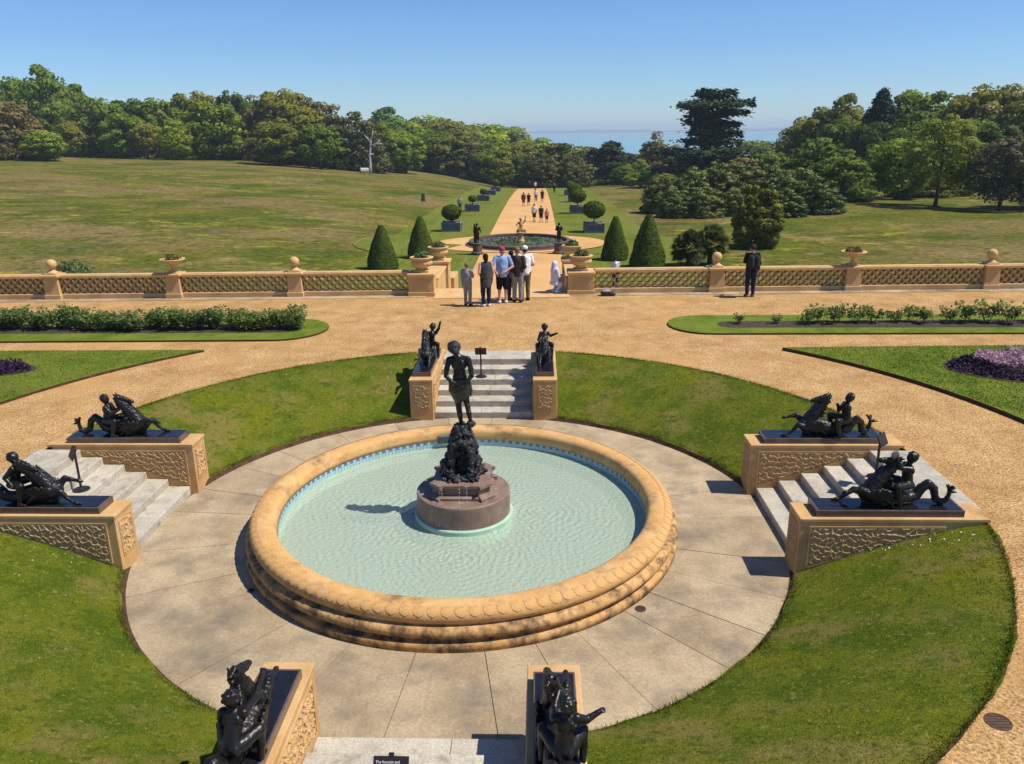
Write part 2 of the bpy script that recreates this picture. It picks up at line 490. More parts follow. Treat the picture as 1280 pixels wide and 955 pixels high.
M['iron'] = surf('rusty_iron', [(.3, (.06, .035, .022)), (.7, (.12, .07, .045))], scale=18, rough=.8, spec=.3)
# ------------------------------------------------------------------ the land
TER = 0.84            # level of the gravel terrace; 0 is the paving round the fountain
D_, A_, B_, H_ = 4.89, 1.113, 0.51, 0.945      # plinth end distance, half stair width, plinth width, plinth height
R_PAV, R_LAWN, R_RING = 5.095, 7.65, 10.55

def z_axis(y):
    return np.interp(y, [15, 33, 55, 79, 105, 130, 165, 250, 400, 700, 900, 1100], [-2.3, -2.5, -2.7, -3.1, -3.7, -4.6, -6.2, -11, -22, -42, -50, -56])

def ground(x, y):
    x = np.asarray(x, float); y = np.asarray(y, float)
    s = np.interp(y, [15, 60, 170, 300, 500], [.1, .35, 1, 1.3, 1.0])
    a = np.maximum(np.abs(x) - 9, 0)
    g = np.where(x < 0, 8.5 * (1 - np.exp(-a / 45)), 3 * (1 - np.exp(-a / 80)))
    und = (np.sin(x * .11 + y * .05) * .18 + np.sin(y * .083 - x * .043 + 1.3) * .2) * np.clip(a / 25, 0, 1)
    return z_axis(y) + g * s + und

def sheet(name, xs, ys, zf, mat):
    X, Y = np.meshgrid(xs, ys)
    Z = zf(X, Y)
    n, m = X.shape
    v = np.stack([X, Y, Z], -1).reshape(-1, 3)
    idx = np.arange(n * m).reshape(n, m)
    f = np.stack([idx[:-1, :-1], idx[:-1, 1:], idx[1:, 1:], idx[1:, :-1]], -1).reshape(-1, 4)
    me = bpy.data.meshes.new(name)
    me.from_pydata(v.tolist(), [], f.tolist())
    me.materials.append(mat)
    me.polygons.foreach_set('use_smooth', [True] * len(me.polygons))
    return link(name, me)

ys_far = np.concatenate([np.arange(15.9, 200, 2.0), np.arange(200, 420, 8.0), np.arange(420, 1101, 34.0)])
xs_far = np.concatenate([np.arange(-620, -150, 30.0), np.arange(-150, -10, 4.0), np.arange(-10, 10.1, 1.0), np.arange(12, 150, 4.0), np.arange(150, 630, 30.0)])
tag(sheet('meadow', xs_far, ys_far, ground, M['meadow']), kind='structure')
# mown lawns on both sides of the long path
def z_mown(x, y): return ground(x, y) + .02
tag(sheet('mown_lawn', np.concatenate([np.arange(-11.2, -3.0, 1.0), np.arange(-3, 3.1, 1.0), np.arange(4, 11.3, 1.0)]), np.arange(29.9, 170, 2.0), z_mown, M['mown']), kind='structure')
_mb = MB()
for s in (-1, 1):
    ring = [(s * 7.0 + 6.6 * math.cos(a), 53.0 + 6.6 * math.sin(a)) for a in np.linspace(0, 2 * math.pi, 40, endpoint=False)]
    c0 = len(_mb.v)
    _mb.add([(x, y, float(ground(x, y)) + .045) for x, y in ring], [tuple(range(40))])
tag(_mb.build('mown_circle', M['mown']), kind='structure')
# the long gravel path and the ring of gravel round the lower pool
POOL = (-0.22, 52.3)
tag(sheet('path', np.array([-3.0, -1, 1, 2.95]), np.arange(15.9, 163, 2.0), lambda x, y: ground(x, y) + .06, M['path']), kind='structure')
_mb = MB()
ring = [(POOL[0] + 6.9 * math.cos(a), POOL[1] + .6 + 5.6 * math.sin(a)) for a in np.linspace(0, 2 * math.pi, 56, endpoint=False)]
nr_ = 8
for i in range(1, nr_ + 1):
    _mb.v += [(POOL[0] + (x - POOL[0]) * i / nr_, POOL[1] + (y - POOL[1]) * i / nr_, float(ground(POOL[0] + (x - POOL[0]) * i / nr_, POOL[1] + (y - POOL[1]) * i / nr_)) + .10) for x, y in ring]
for i in range(nr_ - 1):
    for j in range(56):
        _mb.f.append((i * 56 + j, i * 56 + (j + 1) % 56, (i + 1) * 56 + (j + 1) % 56, (i + 1) * 56 + j)); _mb.m.append(0)
_mb.f.append(tuple(range(56))); _mb.m.append(0)
tag(_mb.build('path_circle', M['path']), kind='structure')

# sea and the far shore
msea, nt, bs = new_mat('sea_water')
bs.inputs['Base Color'].default_value = (.17, .37, .41, 1)
bs.inputs['Roughness'].default_value = .35
bump(nt, bs, noise_node(nt, coords(nt, 'world'), .05, 4, .6), .5, 2.0)
_mb = MB(); _mb.add([(-4900, 640, -45), (4900, 640, -45), (4900, 8900, -45), (-4900, 8900, -45)], [(0, 1, 2, 3)])
tag(_mb.build('sea', msea), kind='structure')
_mb = MB()
xs = np.linspace(-4800, 4800, 161)
prof = [(8000, -46.5, 0), (8060, -44, .1), (8300, -24.0, .7), (8800, -46.5, 0)]
for (y, z, k) in prof:
    for x in xs:
        _mb.v.append((x, y, z + k * (10 * math.sin(x * .0031) + 5 * math.sin(x * .013 + 1) + 4 * mnoise.noise(Vector((x * .01, 3, 1))))))
nx = len(xs)
for j in range(3):
    for i in range(nx - 1):
        _mb.f.append((j * nx + i, j * nx + i + 1, (j + 1) * nx + i + 1, (j + 1) * nx + i)); _mb.m.append(0)
tag(_mb.build('far_shore', plain('far_shore', (.07, .10, .10), .95, .1, .4, .01)), kind='structure')

# ------------------------------------------------------------------ terrace
_mb = MB()
N = 128
X0, X1, Y0, Y1 = -45, 45, -40, 15.3
inner = [(7.63 * math.cos(2 * math.pi * k / N), 7.63 * math.sin(2 * math.pi * k / N)) for k in range(N)]
def to_rect(x, y):
    t = 1e9
    if x > 1e-9: t = min(t, X1 / x)
    if x < -1e-9: t = min(t, X0 / x)
    if y > 1e-9: t = min(t, Y1 / y)
    if y < -1e-9: t = min(t, Y0 / y)
    return x * t, y * t
angs = [2 * math.pi * k / N for k in range(N)]
v = []
for k in range(N):
    x, y = inner[k]; X, Y = to_rect(math.cos(angs[k]), math.sin(angs[k]))
    v += [(x, y, TER), (X, Y, TER)]
_mb.add(v, [(2 * k, 2 * k + 1, (2 * k + 3) % (2 * N), (2 * k + 2) % (2 * N)) for k in range(N)])
for cx, cy in ((X0, Y0), (X1, Y0), (X1, Y1), (X0, Y1)):       # the corners the rays miss
    best = sorted(range(N), key=lambda k: (v[2 * k + 1][0] - cx) ** 2 + (v[2 * k + 1][1] - cy) ** 2)[:2]
    _mb.add([v[2 * best[0] + 1], v[2 * best[1] + 1], (cx, cy, TER)], [(0, 1, 2)])
tag(_mb.build('terrace_gravel', M['gravel']), kind='structure')

def bal_y(x): return 15.05 + .03 * x        # line of the balustrade
_mb = MB()
rnd = random.Random(5)
strip = empty('stone_kerb_strip'); tag(strip, kind='structure')
x = -26.0
while x < 26:
    w = rnd.uniform(1.3, 2.0)
    if not (x + w > -2.2 and x < 2.2):
        m_ = MB()
        m_.prism([(x, bal_y(x) - .62), (x + w - .012, bal_y(x + w) - .62), (x + w - .012, bal_y(x + w) - .2), (x, bal_y(x) - .2)], TER - .05, TER + .012 + rnd.uniform(0, .006))
        m_.build('kerb_stone', M['paving'], strip)
    x += w
_mb.prism([(-2.25, 14.15), (2.25, 14.28), (2.25, 15.9), (-2.25, 15.8)], TER - .1, TER + .03)
tag(_mb.build('gate_threshold', M['buff'], bevel=.01), kind='structure')

# ------------------------------------------------------------------ grass banks
def bank_z(r):
    t = (np.asarray(r, float) - R_PAV) / (R_LAWN - R_PAV)
    t = np.clip(t, 0, 1)
    return .05 + .82 * (1 - (1 - t) ** 1.35 * 1.0)

def bank(k):
    mb = MB()
    na, nr = 30, 12
    xin = A_ + B_ * .5
    rr = np.linspace(R_PAV + .05, R_LAWN, nr)
    rot = k * math.pi / 2
    idx = []
    for i, r in enumerate(rr):
        a0 = math.asin(xin / r); a1 = math.pi / 2 - a0
        for j in range(na + 1):
            a = a0 + (a1 - a0) * j / na + rot
            w = 1 + (.004 * math.sin(17 * a) + .003 * math.sin(41 * a)) * (1 if i in (0, nr - 1) else 0)
            mb.v.append((r * w * math.cos(a), r * w * math.sin(a), float(bank_z(r))))
    for i in range(nr - 1):
        for j in range(na):
            q = i * (na + 1) + j
            mb.f.append((q, q + 1, q + na + 2, q + na + 1)); mb.m.append(0)
    # earth faces at foot and at the outer rim
    for (i, r, zz) in ((0, R_PAV - .02, -.01), (nr - 1, R_LAWN + .02, TER - .02)):
        o = len(mb.v)
        for j in range(na + 1):
            p = mb.v[i * (na + 1) + j]
            s = r / math.hypot(p[0], p[1])
            mb.v.append((p[0] * s, p[1] * s, zz))
        for j in range(na):
            q = i * (na + 1) + j
            mb.f.append((q, q + 1, o + j + 1, o + j)); mb.m.append(1)
    ob = mb.build('grass_bank', [M['lawn'], M['soil']], smooth=False)
    tag(ob, kind='structure')
for k in range(4): bank(k)

# lawns on the terrace, each a low slab of turf with a cut earth edge
def turf(name, poly, z0=TER - .02, h=.07, mat=None):
    n = len(poly)
    mb = MB()
    mb.add([(x, y, z0 + h) for x, y in poly], [tuple(range(n))], 0)
    o = [(x, y, z0) for x, y in poly]
    mb.add([(x, y, z0 + h) for x, y in poly] + o, [(i, (i + 1) % n, n + (i + 1) % n, n + i) for i in range(n)], 1)
    return tag(mb.build(name, [mat or M['edge_lawn'], M['soil']]), kind='structure')

def arc(r, a0, a1, n=24, c=(0, 0)): return [(c[0] + r * math.cos(a), c[1] + r * math.sin(a)) for a in np.linspace(a0, a1, n)]
ay = math.asin(7.62 / R_RING); ab = math.asin(2.2 / R_RING)
turf('terrace_lawn', arc(R_RING, ab, ay) + [(26, 8.1), (26, 2.2)], h=.10)
turf('terrace_lawn', [(-26, 2.2), (-26, 7.55)] + arc(R_RING, math.pi - ay, math.pi - ab), h=.08)
turf('rose_lawn', arc(1.25, math.pi / 2, -math.pi / 2, 18, (-5.95, 9.92)) + [(-26, 8.45), (-26, 11.1)])
turf('rose_lawn', [(26, 9.1), (26, 11.4)] + arc(1.09, math.pi / 2, 3 * math.pi / 2, 18, (5.97, 10.3)))
def bed(name, poly, mat, z=TER + .058): 
    mb = MB(); mb.add([(x, y, z) for x, y in poly], [tuple(range(len(poly)))])
    return tag(mb.build(name, mat), kind='structure')
bed('rose_bed', arc(.5, math.pi / 2, -math.pi / 2, 8, (-5.9, 9.95)) + [(-26, 9.4), (-26, 10.6)], M['mulch'])
bed('rose_bed', [(26, 9.62), (26, 10.75)] + arc(.36, math.pi / 2, 3 * math.pi / 2, 8, (6.6, 10.2)), M['mulch'])
bed('flower_bed', [(14.0 + 3.6 * math.cos(a), 5.75 + 1.5 * math.sin(a)) for a in np.linspace(0, 2 * math.pi, 30, endpoint=False)], M['mulch'], TER + .09)
bed('flower_bed', [(-13.6 + 3.0 * math.cos(a), 5.85 + .85 * math.sin(a)) for a in np.linspace(0, 2 * math.pi, 30, endpoint=False)], M['mulch'], TER + .07)

# ------------------------------------------------------------------ paving round the fountain
pav = empty('paving'); tag(pav, kind='structure')
mb = MB(); mb.lathe([(5.3, -.12), (5.3, -.022)], 72); mb.build('joint_bed', M['joint'], pav)
rnd = random.Random(11)
def flag(a0, a1, r0, r1, dz):
    n = max(3, int((a1 - a0) * r1 / .22))
    g = .0045
    pts = [((r1) * math.cos(a), (r1) * math.sin(a)) for a in np.linspace(a0 + g / r1, a1 - g / r1, n)]
    pts += [((r0 + 2 * g) * math.cos(a), (r0 + 2 * g) * math.sin(a)) for a in np.linspace(a1 - g / r0, a0 + g / r0, n)]
    MB().prism(pts, -.06, dz).build('paving_stone', M['paving'], pav)
a = .06
cuts = []
while a < 2 * math.pi + .02:
    cuts.append(a); a += rnd.uniform(.17, .30)
cuts[-1] = cuts[0] + 2 * math.pi
for a0, a1 in zip(cuts[:-1], cuts[1:]):
    r_mid = None
    if r_mid is None: flag(a0, a1, 3.3, 5.09, rnd.uniform(-.003, .002))
    else:
        flag(a0, a1, 3.3, r_mid, rnd.uniform(-.003, .002)); flag(a0, a1, r_mid, 5.09, rnd.uniform(-.003, .002))

# ------------------------------------------------------------------ stairs and plinths (four flights, a quarter turn apart)
def voro(P, seed, cell):
    """distance to the nearest cell border of a jittered grid"""
    rng = np.random.default_rng(seed)
    off = rng.uniform(-.42, .42, (64, 64, 2))
    q = P / cell
    i = np.floor(q).astype(int)
    d1 = np.full(len(P), 9.0); d2 = np.full(len(P), 9.0)
    for dx in (-1, 0, 1):
        for dy in (-1, 0, 1):
            c = i + [dx, dy]
            o = off[c[:, 0] % 64, c[:, 1] % 64]
            d = np.linalg.norm(q - (c + .5 + o), axis=1)
            m = d < d1
            d2 = np.where(m, d1, np.minimum(d2, d)); d1 = np.where(m, d, d1)
    return d2 - d1

def relief_tri(seed, y0, y1, zt_, zb, nu=120, nv=48, deep=.022):
    """worm-cast relief in a right triangle; returns points (y,z,height)"""
    u, w = np.meshgrid(np.linspace(0, .985, nu), np.linspace(0, 1, nv), indexing='ij')
    Y = y0 + u * (y1 - y0); Z = zt_ - w * (zt_ - zb) * (1 - u)
    return Y, Z, seed, deep
def relief_mesh(Y, Z, seed, deep, side):
    n, m = Y.shape
    P = np.stack([Y.ravel() + 20 + seed * 3.1, Z.ravel() * 1.0 + 20], 1)
    P = P + .02 * np.stack([np.sin(P[:, 1] * 31), np.sin(P[:, 0] * 27)], 1)
    e = voro(P * [1.2, 1.0], seed, .095)
    h = deep * np.clip(1 - e / .34, 0, 1) ** .7
    border = np.zeros((n, m), bool); border[0] = border[-1] = True; border[:, 0] = border[:, -1] = True
    h[border.ravel()] = 0
    v = np.stack([np.full(n * m, 0.0) + side * h, Y.ravel(), Z.ravel()], 1)
    idx = np.arange(n * m).reshape(n, m)
    f = np.stack([idx[:-1, :-1], idx[1:, :-1], idx[1:, 1:], idx[:-1, 1:]], -1).reshape(-1, 4)
    if side < 0: f = f[:, ::-1]
    me = bpy.data.meshes.new('carved_panel')
    me.from_pydata(v.tolist(), [], f.tolist()); me.materials.append(M['stone_relief'])
    return me

_panel_cache = {}
def plinth(rot, side, label):
    """side: +1/-1 of the flight; local +Y runs up the stairs"""
    root = empty('stair_plinth', (0, 0, 0), rot)
    x0, x1 = (A_, A_ + B_) if side > 0 else (-A_ - B_, -A_)
    MB().box(x0, x1, D_, 7.42, -.08, H_ - .055).build('pedestal', M['stone'], root, bevel=.006)
    MB().box(x0 - .012, x1 + .012, D_ - .012, 7.50, H_ - .055, H_).build('coping', M['stone'], root, bevel=.008)
    for s in (-1, 1):                       # triangular carved panels on both long faces
        xf = x1 if s > 0 else x0
        y0, y1, zt2, zb = D_ + .16, 6.85, .80, .20
        seed = 3 + (s > 0) + 2 * (side > 0)
        if (seed, s) not in _panel_cache:
            Y, Z, sd, dp = relief_tri(seed, y0, y1, zt2, zb)
            _panel_cache[(seed, s)] = relief_mesh(Y, Z, sd, dp, s)
        o = link('carved_panel', _panel_cache[(seed, s)], root, (xf + s * .002, 0, 0))
        t = .018
        fr = MB()
        xa, xb = sorted((xf - s * .004, xf + s * .016))
        sl = (zt2 - zb) / (y1 - y0)
        fr.box(xa, xb, y0 - .03, y1 + .05, zt2 + .002, zt2 + t + .012)
        fr.box(xa, xb, y0 - .03, y0 - .004, zb - .03, zt2)
        fr.add([(xq, yq, zq) for xq in (xa, xb) for (yq, zq) in ((y0 - .004, zb - .03), (y1 + .05, zt2 - .012), (y1 + .0, zt2 - .002), (y0 - .004, zb - .004))],
               [(0, 1, 2, 3), (7, 6, 5, 4), (0, 4, 5, 1), (1, 5, 6, 2), (2, 6, 7, 3), (3, 7, 4, 0)])
        fr.build('panel_frame', M['stone'], root)
    # upright panel on the end face
    key = ('end', side)
    xa, xb = x0 + .10, x1 - .10
    if key not in _panel_cache:
        X, Z = np.meshgrid(np.linspace(0, xb - xa, 36), np.linspace(.27, .80, 56), indexing='ij')
        me = relief_mesh(X, Z, 9 + side, .018, -1)
        co = np.empty(len(me.vertices) * 3); me.vertices.foreach_get('co', co); co = co.reshape(-1, 3)
        me.vertices.foreach_set('co', np.stack([co[:, 1], co[:, 0], co[:, 2]], 1).ravel())
        me.flip_normals()
        _panel_cache[key] = me
    link('carved_panel', _panel_cache[key], root, (xa, D_ - .002, 0))
    fr = MB()
    for (p, q, r, s2) in ((xa - .022, xa - .002, .25, .82), (xb + .002, xb + .022, .25, .82), (xa - .002, xb + .002, .25, .268), (xa - .002, xb + .002, .802, .82)):
        fr.box(p, q, D_ - .012, D_ + .003, r, s2)
    fr.build('panel_frame', M['stone'], root)
    tag(root, label, 'plinth', 'carved plinths flanking the fountain stairs')
    return root

def stairs(rot, label):
    root = empty('stone_stairs', (0, 0, 0), rot)
    n, tr, rs = 6, .375, TER / 6
    for i in range(n):
        y0 = 5.03 + tr * i; y1 = y0 + tr + .03
        if i == n - 1: y1 = 7.66
        z1 = rs * (i + 1) + (.006 if i == n - 1 else 0)
        xc = rnd.uniform(-.35, .35)
        for (p, q) in ((-A_ + .003, xc - .002), (xc + .002, A_ - .003)):
            MB().box(p, q, y0, y1, (rs * i - .06) if i else -.05, z1).build('step', M['limestone'], root, bevel=.009)
    MB().box(-A_ + .01, A_ - .01, 5.3, 7.5, -.2, .0).build('footing', M['limestone'], root)
    tag(root, label, 'stairs', 'stone stairs round the fountain')
STAIR_ROT = {'far': 0.0, 'west': math.pi / 2, 'near': math.pi, 'east': -math.pi / 2}
stairs(STAIR_ROT['far'], 'pale stone steps climbing from the fountain towards the balustrade gate')
stairs(STAIR_ROT['west'], 'sunlit white stone steps whose sign has a round foot beside a sea horse statue')
stairs(STAIR_ROT['near'], 'white stone steps behind the lettered sign, opposite the steps to the gate')
stairs(STAIR_ROT['east'], 'pale stone steps with shaded risers, below the rider lifting a shell')
plinth(0.0, -1, 'ochre plinth with carved end panel, shading the lawn, by the steps towards the gate')
plinth(0.0, 1, 'ochre plinth casting its shadow on the steps towards the gate')
plinth(STAIR_ROT['west'], 1, 'ochre carved plinth whose panel rises above the sunlit white steps')
plinth(STAIR_ROT['west'], -1, 'ochre carved plinth with grass against its panel, beside the sunlit white steps')
plinth(STAIR_ROT['near'], 1, 'ochre plinth with sunlit carved side by the steps behind the lettered sign')
plinth(STAIR_ROT['near'], -1, 'ochre plinth shading the steps behind the lettered sign')
plinth(STAIR_ROT['east'], -1, 'ochre plinth with carved panel above the steps with shaded risers')
plinth(STAIR_ROT['east'], 1, 'ochre plinth with carved panel and daisies below, by the steps with shaded risers')

# ------------------------------------------------------------------ fountain basin
fb = empty('fountain_basin')
tag(fb, 'round ochre stone fountain basin with moulded rim on the paving', 'basin')
prof = [(3.0, -.02), (3.43, -.02), (3.435, .105), (3.415, .115), (3.37, .118), (3.345, .135), (3.345, .155), (3.375, .165), (3.405, .19), (3.418, .225), (3.412, .262), (3.385, .295),
        (3.345, .312), (3.315, .318), (3.305, .335), (3.312, .345)]
mb = MB(); mb.lathe(prof, 144, cap=False); mb.build('basin_wall', M['basin'], fb, smooth=True)
prof = [(3.20, .335), (3.315, .336), (3.335, .36), (3.345, .40), (3.34, .445), (3.315, .485), (3.275, .512), (3.22, .53), (3.15, .537), (3.08, .533), (3.02, .52), (2.975, .495), (2.955, .45), (2.945, .38), (2.94, .315), (3.05, .31)]
mb = MB(); mb.lathe(prof, 144, cap=False); mb.build('rim', M['rim'], fb, smooth=True)
# scalloped leaf row on the outside of the rim
mb = MB()
L_, W_ = .125, .087
rimpath = [(3.22, .530), (3.275, .512), (3.315, .485), (3.338, .450)]
def rp(t, o):
    s = t * 3; i = min(2, int(s)); f = s - i
    p, q = rimpath[i], rimpath[i + 1]
    n_ = Vector((q[1] - p[1], 0, -(q[0] - p[0]))).normalized() * -1
    return Vector((p[0] + (q[0] - p[0]) * f, 0, p[1] + (q[1] - p[1]) * f)) + n_ * o
rows = [0, .2, .4, .6, .78, .9, 1.0]
wid = [1, 1, 1, .95, .78, .5, .12]
for o_, sc_ in ((-.004, 1.0), (.0055, .95)):
    for t_, w_ in zip(rows, wid):
        for k_ in (-1, -.5, 0, .5, 1):
            p_ = rp(t_, o_ + (.002 * (1 - abs(k_)) if o_ > 0 else 0)); mb.v.append((p_.x, k_ * W_ * .97 * w_ * sc_, p_.z))
nr_ = len(rows)
for i_ in range(nr_ - 1):
    for k_ in range(4):
        q_ = 5 * nr_ + i_ * 5 + k_; mb.f.append((q_, q_ + 1, q_ + 6, q_ + 5)); mb.m.append(0)
    for k_ in (0, 4):
        q_ = i_ * 5 + k_; mb.f.append((q_, q_ + 5, q_ + 5 + 5 * nr_, q_ + 5 * nr_)); mb.m.append(0)
q_ = (nr_ - 1) * 5
for k_ in range(4): mb.f.append((q_ + k_, q_ + k_ + 1, q_ + k_ + 1 + 5 * nr_, q_ + k_ + 5 * nr_)); mb.m.append(0)
leaf_me = mb.mesh('rim_leaf', M['rim'], False)
for k in range(118): link('rim_leaf', leaf_me, fb, (0, 0, 0), 2 * math.pi * k / 118)
# tiled band at the water line
mt, nt, bs = new_mat('blue_glazed_tile')
oi = nd(nt, 'ShaderNodeAttribute', attribute_name='tint')
nt.links.new(ramp(nt, oi.outputs['Fac'], [(0, (.07, .15, .36)), (.45, (.12, .24, .44)), (.55, (.33, .50, .50)), (1, (.42, .58, .54))]), bs.inputs['Base Color'])
bs.inputs['Roughness'].default_value = .25
nT = 260
qs = []; tint = []
rng = np.random.default_rng(2)
for k in range(nT):
    a0 = 2 * math.pi * (k + .06) / nT; a1 = 2 * math.pi * (k + .94) / nT
    for (z0, z1, kind) in ((.262, .308, 0), (.12, .258, 1)):
        r = 2.938
        qs.append([(r * math.cos(a0), r * math.sin(a0), z0), (r * math.cos(a1), r * math.sin(a1), z0), (r * math.cos(a1), r * math.sin(a1), z1), (r * math.cos(a0), r * math.sin(a0), z1)])
        tint.append((.2 if k % 2 else .75) + rng.uniform(-.15, .15) if kind == 0 else .8 + rng.uniform(-.1, .15))
o = link('tile_band', quads_mesh('tile_band', np.array(qs), tint, mt), fb); tag(o, kind='stuff')
mb = MB(); mb.lathe([(2.95, .318), (2.95, -.05), (3.02, -.05), (3.02, .318)], 120, cap=False); mb.build('tile_backing', plain('grout', (.45, .5, .48)), fb)
mfl = surf('pool_floor', [(.25, (.64, .85, .58)), (.5, (.74, .92, .65)), (.75, (.82, .93, .64))], scale=1.6, mode='world', rough=.8, fine=14, fine_amt=.12, stain=(1.5, (.46, .56, .26), .56, .74))
mb = MB(); mb.lathe([(2.96, -.06), (2.96, -.04)], 96); mb.build('basin_floor', mfl, fb)

# water: a rippled sheet, slightly cloudy
def ripple(x, y):
    z = 0.0
    x, y = x + .05 * np.sin(4.1 * y + 1) + .02 * np.sin(13 * y - 5 * x), y + .05 * np.sin(3.7 * x + 2) + .02 * np.sin(11 * x + 6 * y)
    for (cx, cy, amp, k, ph, fall) in DROPS:
        d = np.hypot(x - cx, y - cy)
        z = z + amp * (1 - 2 * np.abs(np.sin(.5 * (k * d + ph)))) * np.exp(-d * fall)
    return z
rng = np.random.default_rng(8)
DROPS = []
for i in range(26):
    a = rng.uniform(0, 2 * math.pi); r = rng.uniform(.75, 2.5)
    DROPS.append((r * math.cos(a), r * math.sin(a), rng.uniform(.0022, .0045), rng.uniform(46, 84), rng.uniform(0, 6.28), rng.uniform(.8, 1.6)))
DROPS += [(.05, -1.45, .007, 52, 0, .9), (1.35, .1, .006, 48, 1, .9), (-1.25, .35, .006, 52, 2, .95)]
nr, na = 210, 560
rr = np.linspace(.55, 2.937, nr); aa = np.linspace(0, 2 * math.pi, na, endpoint=False)
Rr, Aa = np.meshgrid(rr, aa, indexing='ij')
Xw, Yw = Rr * np.cos(Aa), Rr * np.sin(Aa)
Zw = .185 + ripple(Xw, Yw)
idx = np.arange(nr * na).reshape(nr, na); nxt = np.roll(idx, -1, 1)
f = np.stack([idx[:-1], idx[1:], nxt[1:], nxt[:-1]], -1).reshape(-1, 4)
me = bpy.data.meshes.new('water')
me.from_pydata(np.stack([Xw, Yw, Zw], -1).reshape(-1, 3).tolist(), [], f.tolist())
me.polygons.foreach_set('use_smooth', [True] * len(me.polygons))
mw, nt, bs = new_mat('fountain_water')
nt.nodes.remove(bs)
co = coords(nt, 'world')
bmpn = nd(nt, 'ShaderNodeBump'); bmpn.inputs['Strength'].default_value = .8; bmpn.inputs['Distance'].default_value = .035
nt.links.new(noise_node(nt, co, 17, 3, .55), bmpn.inputs['Height'])
tr = nd(nt, 'ShaderNodeBsdfTransparent'); tr.inputs['Color'].default_value = (.93, 1.0, .93, 1)
df = nd(nt, 'ShaderNodeBsdfDiffuse'); df.inputs['Color'].default_value = (.80, .97, .74, 1)
gl = nd(nt, 'ShaderNodeBsdfGlossy'); gl.inputs['Roughness'].default_value = .04
fr = nd(nt, 'ShaderNodeFresnel'); fr.inputs['IOR'].default_value = 1.33
for n_ in (df, gl, fr): nt.links.new(bmpn.outputs[0], n_.inputs['Normal'])
m1 = nd(nt, 'ShaderNodeMixShader'); m1.inputs[0].default_value = .38
nt.links.new(tr.outputs[0], m1.inputs[1]); nt.links.new(df.outputs[0], m1.inputs[2])
m2 = nd(nt, 'ShaderNodeMixShader'); nt.links.new(fr.outputs[0], m2.inputs[0])
nt.links.new(m1.outputs[0], m2.inputs[1]); nt.links.new(gl.outputs[0], m2.inputs[2])
nt.links.new(m2.outputs[0], nt.nodes['Material Output'].inputs['Surface'])
me.materials.append(mw)
tag(link('water', me), kind='structure')

# drum and moulded pedestal of pink granite
dp = empty('granite_pedestal')
tag(dp, 'pink granite drum with moulded octagonal pedestal standing in the fountain water', 'pedestal')
mb = MB(); mb.lathe([(.80, -.04), (.80, .245), (.785, .262), (.74, .265), (.7, .265)], 72); mb.build('green_foot', surf('algae_stone', [(.3, (.30, .46, .33)), (.7, (.42, .58, .45))], scale=5, rough=.6), dp, smooth=False)
mb = MB(); mb.lathe([(.755, .262), (.755, .60), (.75, .625), (.735, .635), (.3, .637)], 72); mb.build('drum', M['granite_pink'], dp)
def octo(r, c=.28):
    """square with broken corners and a shallow bay on each side"""
    p = []
    for k in range(4):
        a = k * math.pi / 2
        for (x, y) in ((r, -r * .62), (r * .90, -r * .58), (r * .90, r * .58), (r, r * .62), (r * .80, r * .80)):
            p.append((x * math.cos(a) - y * math.sin(a), x * math.sin(a) + y * math.cos(a)))
    return p
mb = MB()
lay = [(.54, .637), (.54, .675), (.50, .695), (.455, .71), (.455, .80), (.47, .81), (.505, .835), (.505, .878), (.3, .885)]
n8 = 20
for (r, z) in lay: mb.v += [(x, y, z) for x, y in octo(r)]
for j in range(len(lay) - 1):
    for k in range(n8):
        mb.f.append((j * n8 + k, j * n8 + (k + 1) % n8, (j + 1) * n8 + (k + 1) % n8, (j + 1) * n8 + k)); mb.m.append(0)
mb.f.append(tuple((len(lay) - 1) * n8 + k for k in range(n8))); mb.m.append(0)
mb.build('moulded_block', M['granite_pink'], dp)
# ------------------------------------------------------------------ bronze figure on her rock
fig = empty('bronze_statue', (0, 0, 0))
tag(fig, 'dark bronze standing woman with bound hands on a rock in the fountain', 'statue')
rng = random.Random(4)
mb = MB()
for i in range(330):                     # a heap of broken rock, hollow towards the lettered sign
    t = rng.random() ** .8
    z = .90 + .80 * t
    rad_ = (.225 * (1 - t) ** .9 + .10) * rng.uniform(.85, 1.05)
    a = rng.uniform(0, 2 * math.pi)
    da = abs((a + math.pi / 2 + math.pi) % (2 * math.pi) - math.pi)
    if da < .55 and .95 < z < 1.48: continue
    s = rng.uniform(.022, .058) * (1.2 - .35 * t)
    mb.ell((rad_ * math.cos(a), rad_ * math.sin(a), z), (s * rng.uniform(.6, 1.5), s * rng.uniform(.6, 1.5), s * rng.uniform(.5, 1.5)), Matrix.Rotation(rng.uniform(0, 3), 3, 'Y') @ Matrix.Rotation(rng.uniform(0, 3), 3, 'X'), 8)
mb.ell((.15, .0, 1.745), (.075, .085, .055)); mb.ell((-.01, .03, 1.71), (.09, .10, .05))
mb.chain([(0, .06, 1.0, .17), (0, .05, 1.25, .15), (0, .0, 1.62, .11)], 10); mb.ell((0, 0, .93), (.30, .30, .07))
for a in np.linspace(0, 2 * math.pi, 30, endpoint=False):      # fringe of leaves spreading over the pedestal
    rr_ = .30 + .05 * math.sin(a * 5)
    mb.capsule((rr_ * .8 * math.cos(a), rr_ * .8 * math.sin(a), .93), .045, (rr_ * 1.12 * math.cos(a), rr_ * 1.12 * math.sin(a), .905), .022, 8)
for s in (-1, 1):
    mb.chain([(s * .13, -.20, 1.0, .04), (s * .16, -.22, 1.15, .035), (s * .15, -.20, 1.32, .04), (s * .10, -.22, 1.46, .045), (0, -.20, 1.52, .05)], 8)
    mb.chain([(s * .12, -.27, .96, .04), (s * .22, -.25, 1.02, .03), (s * .27, -.18, 1.16, .035)], 8)
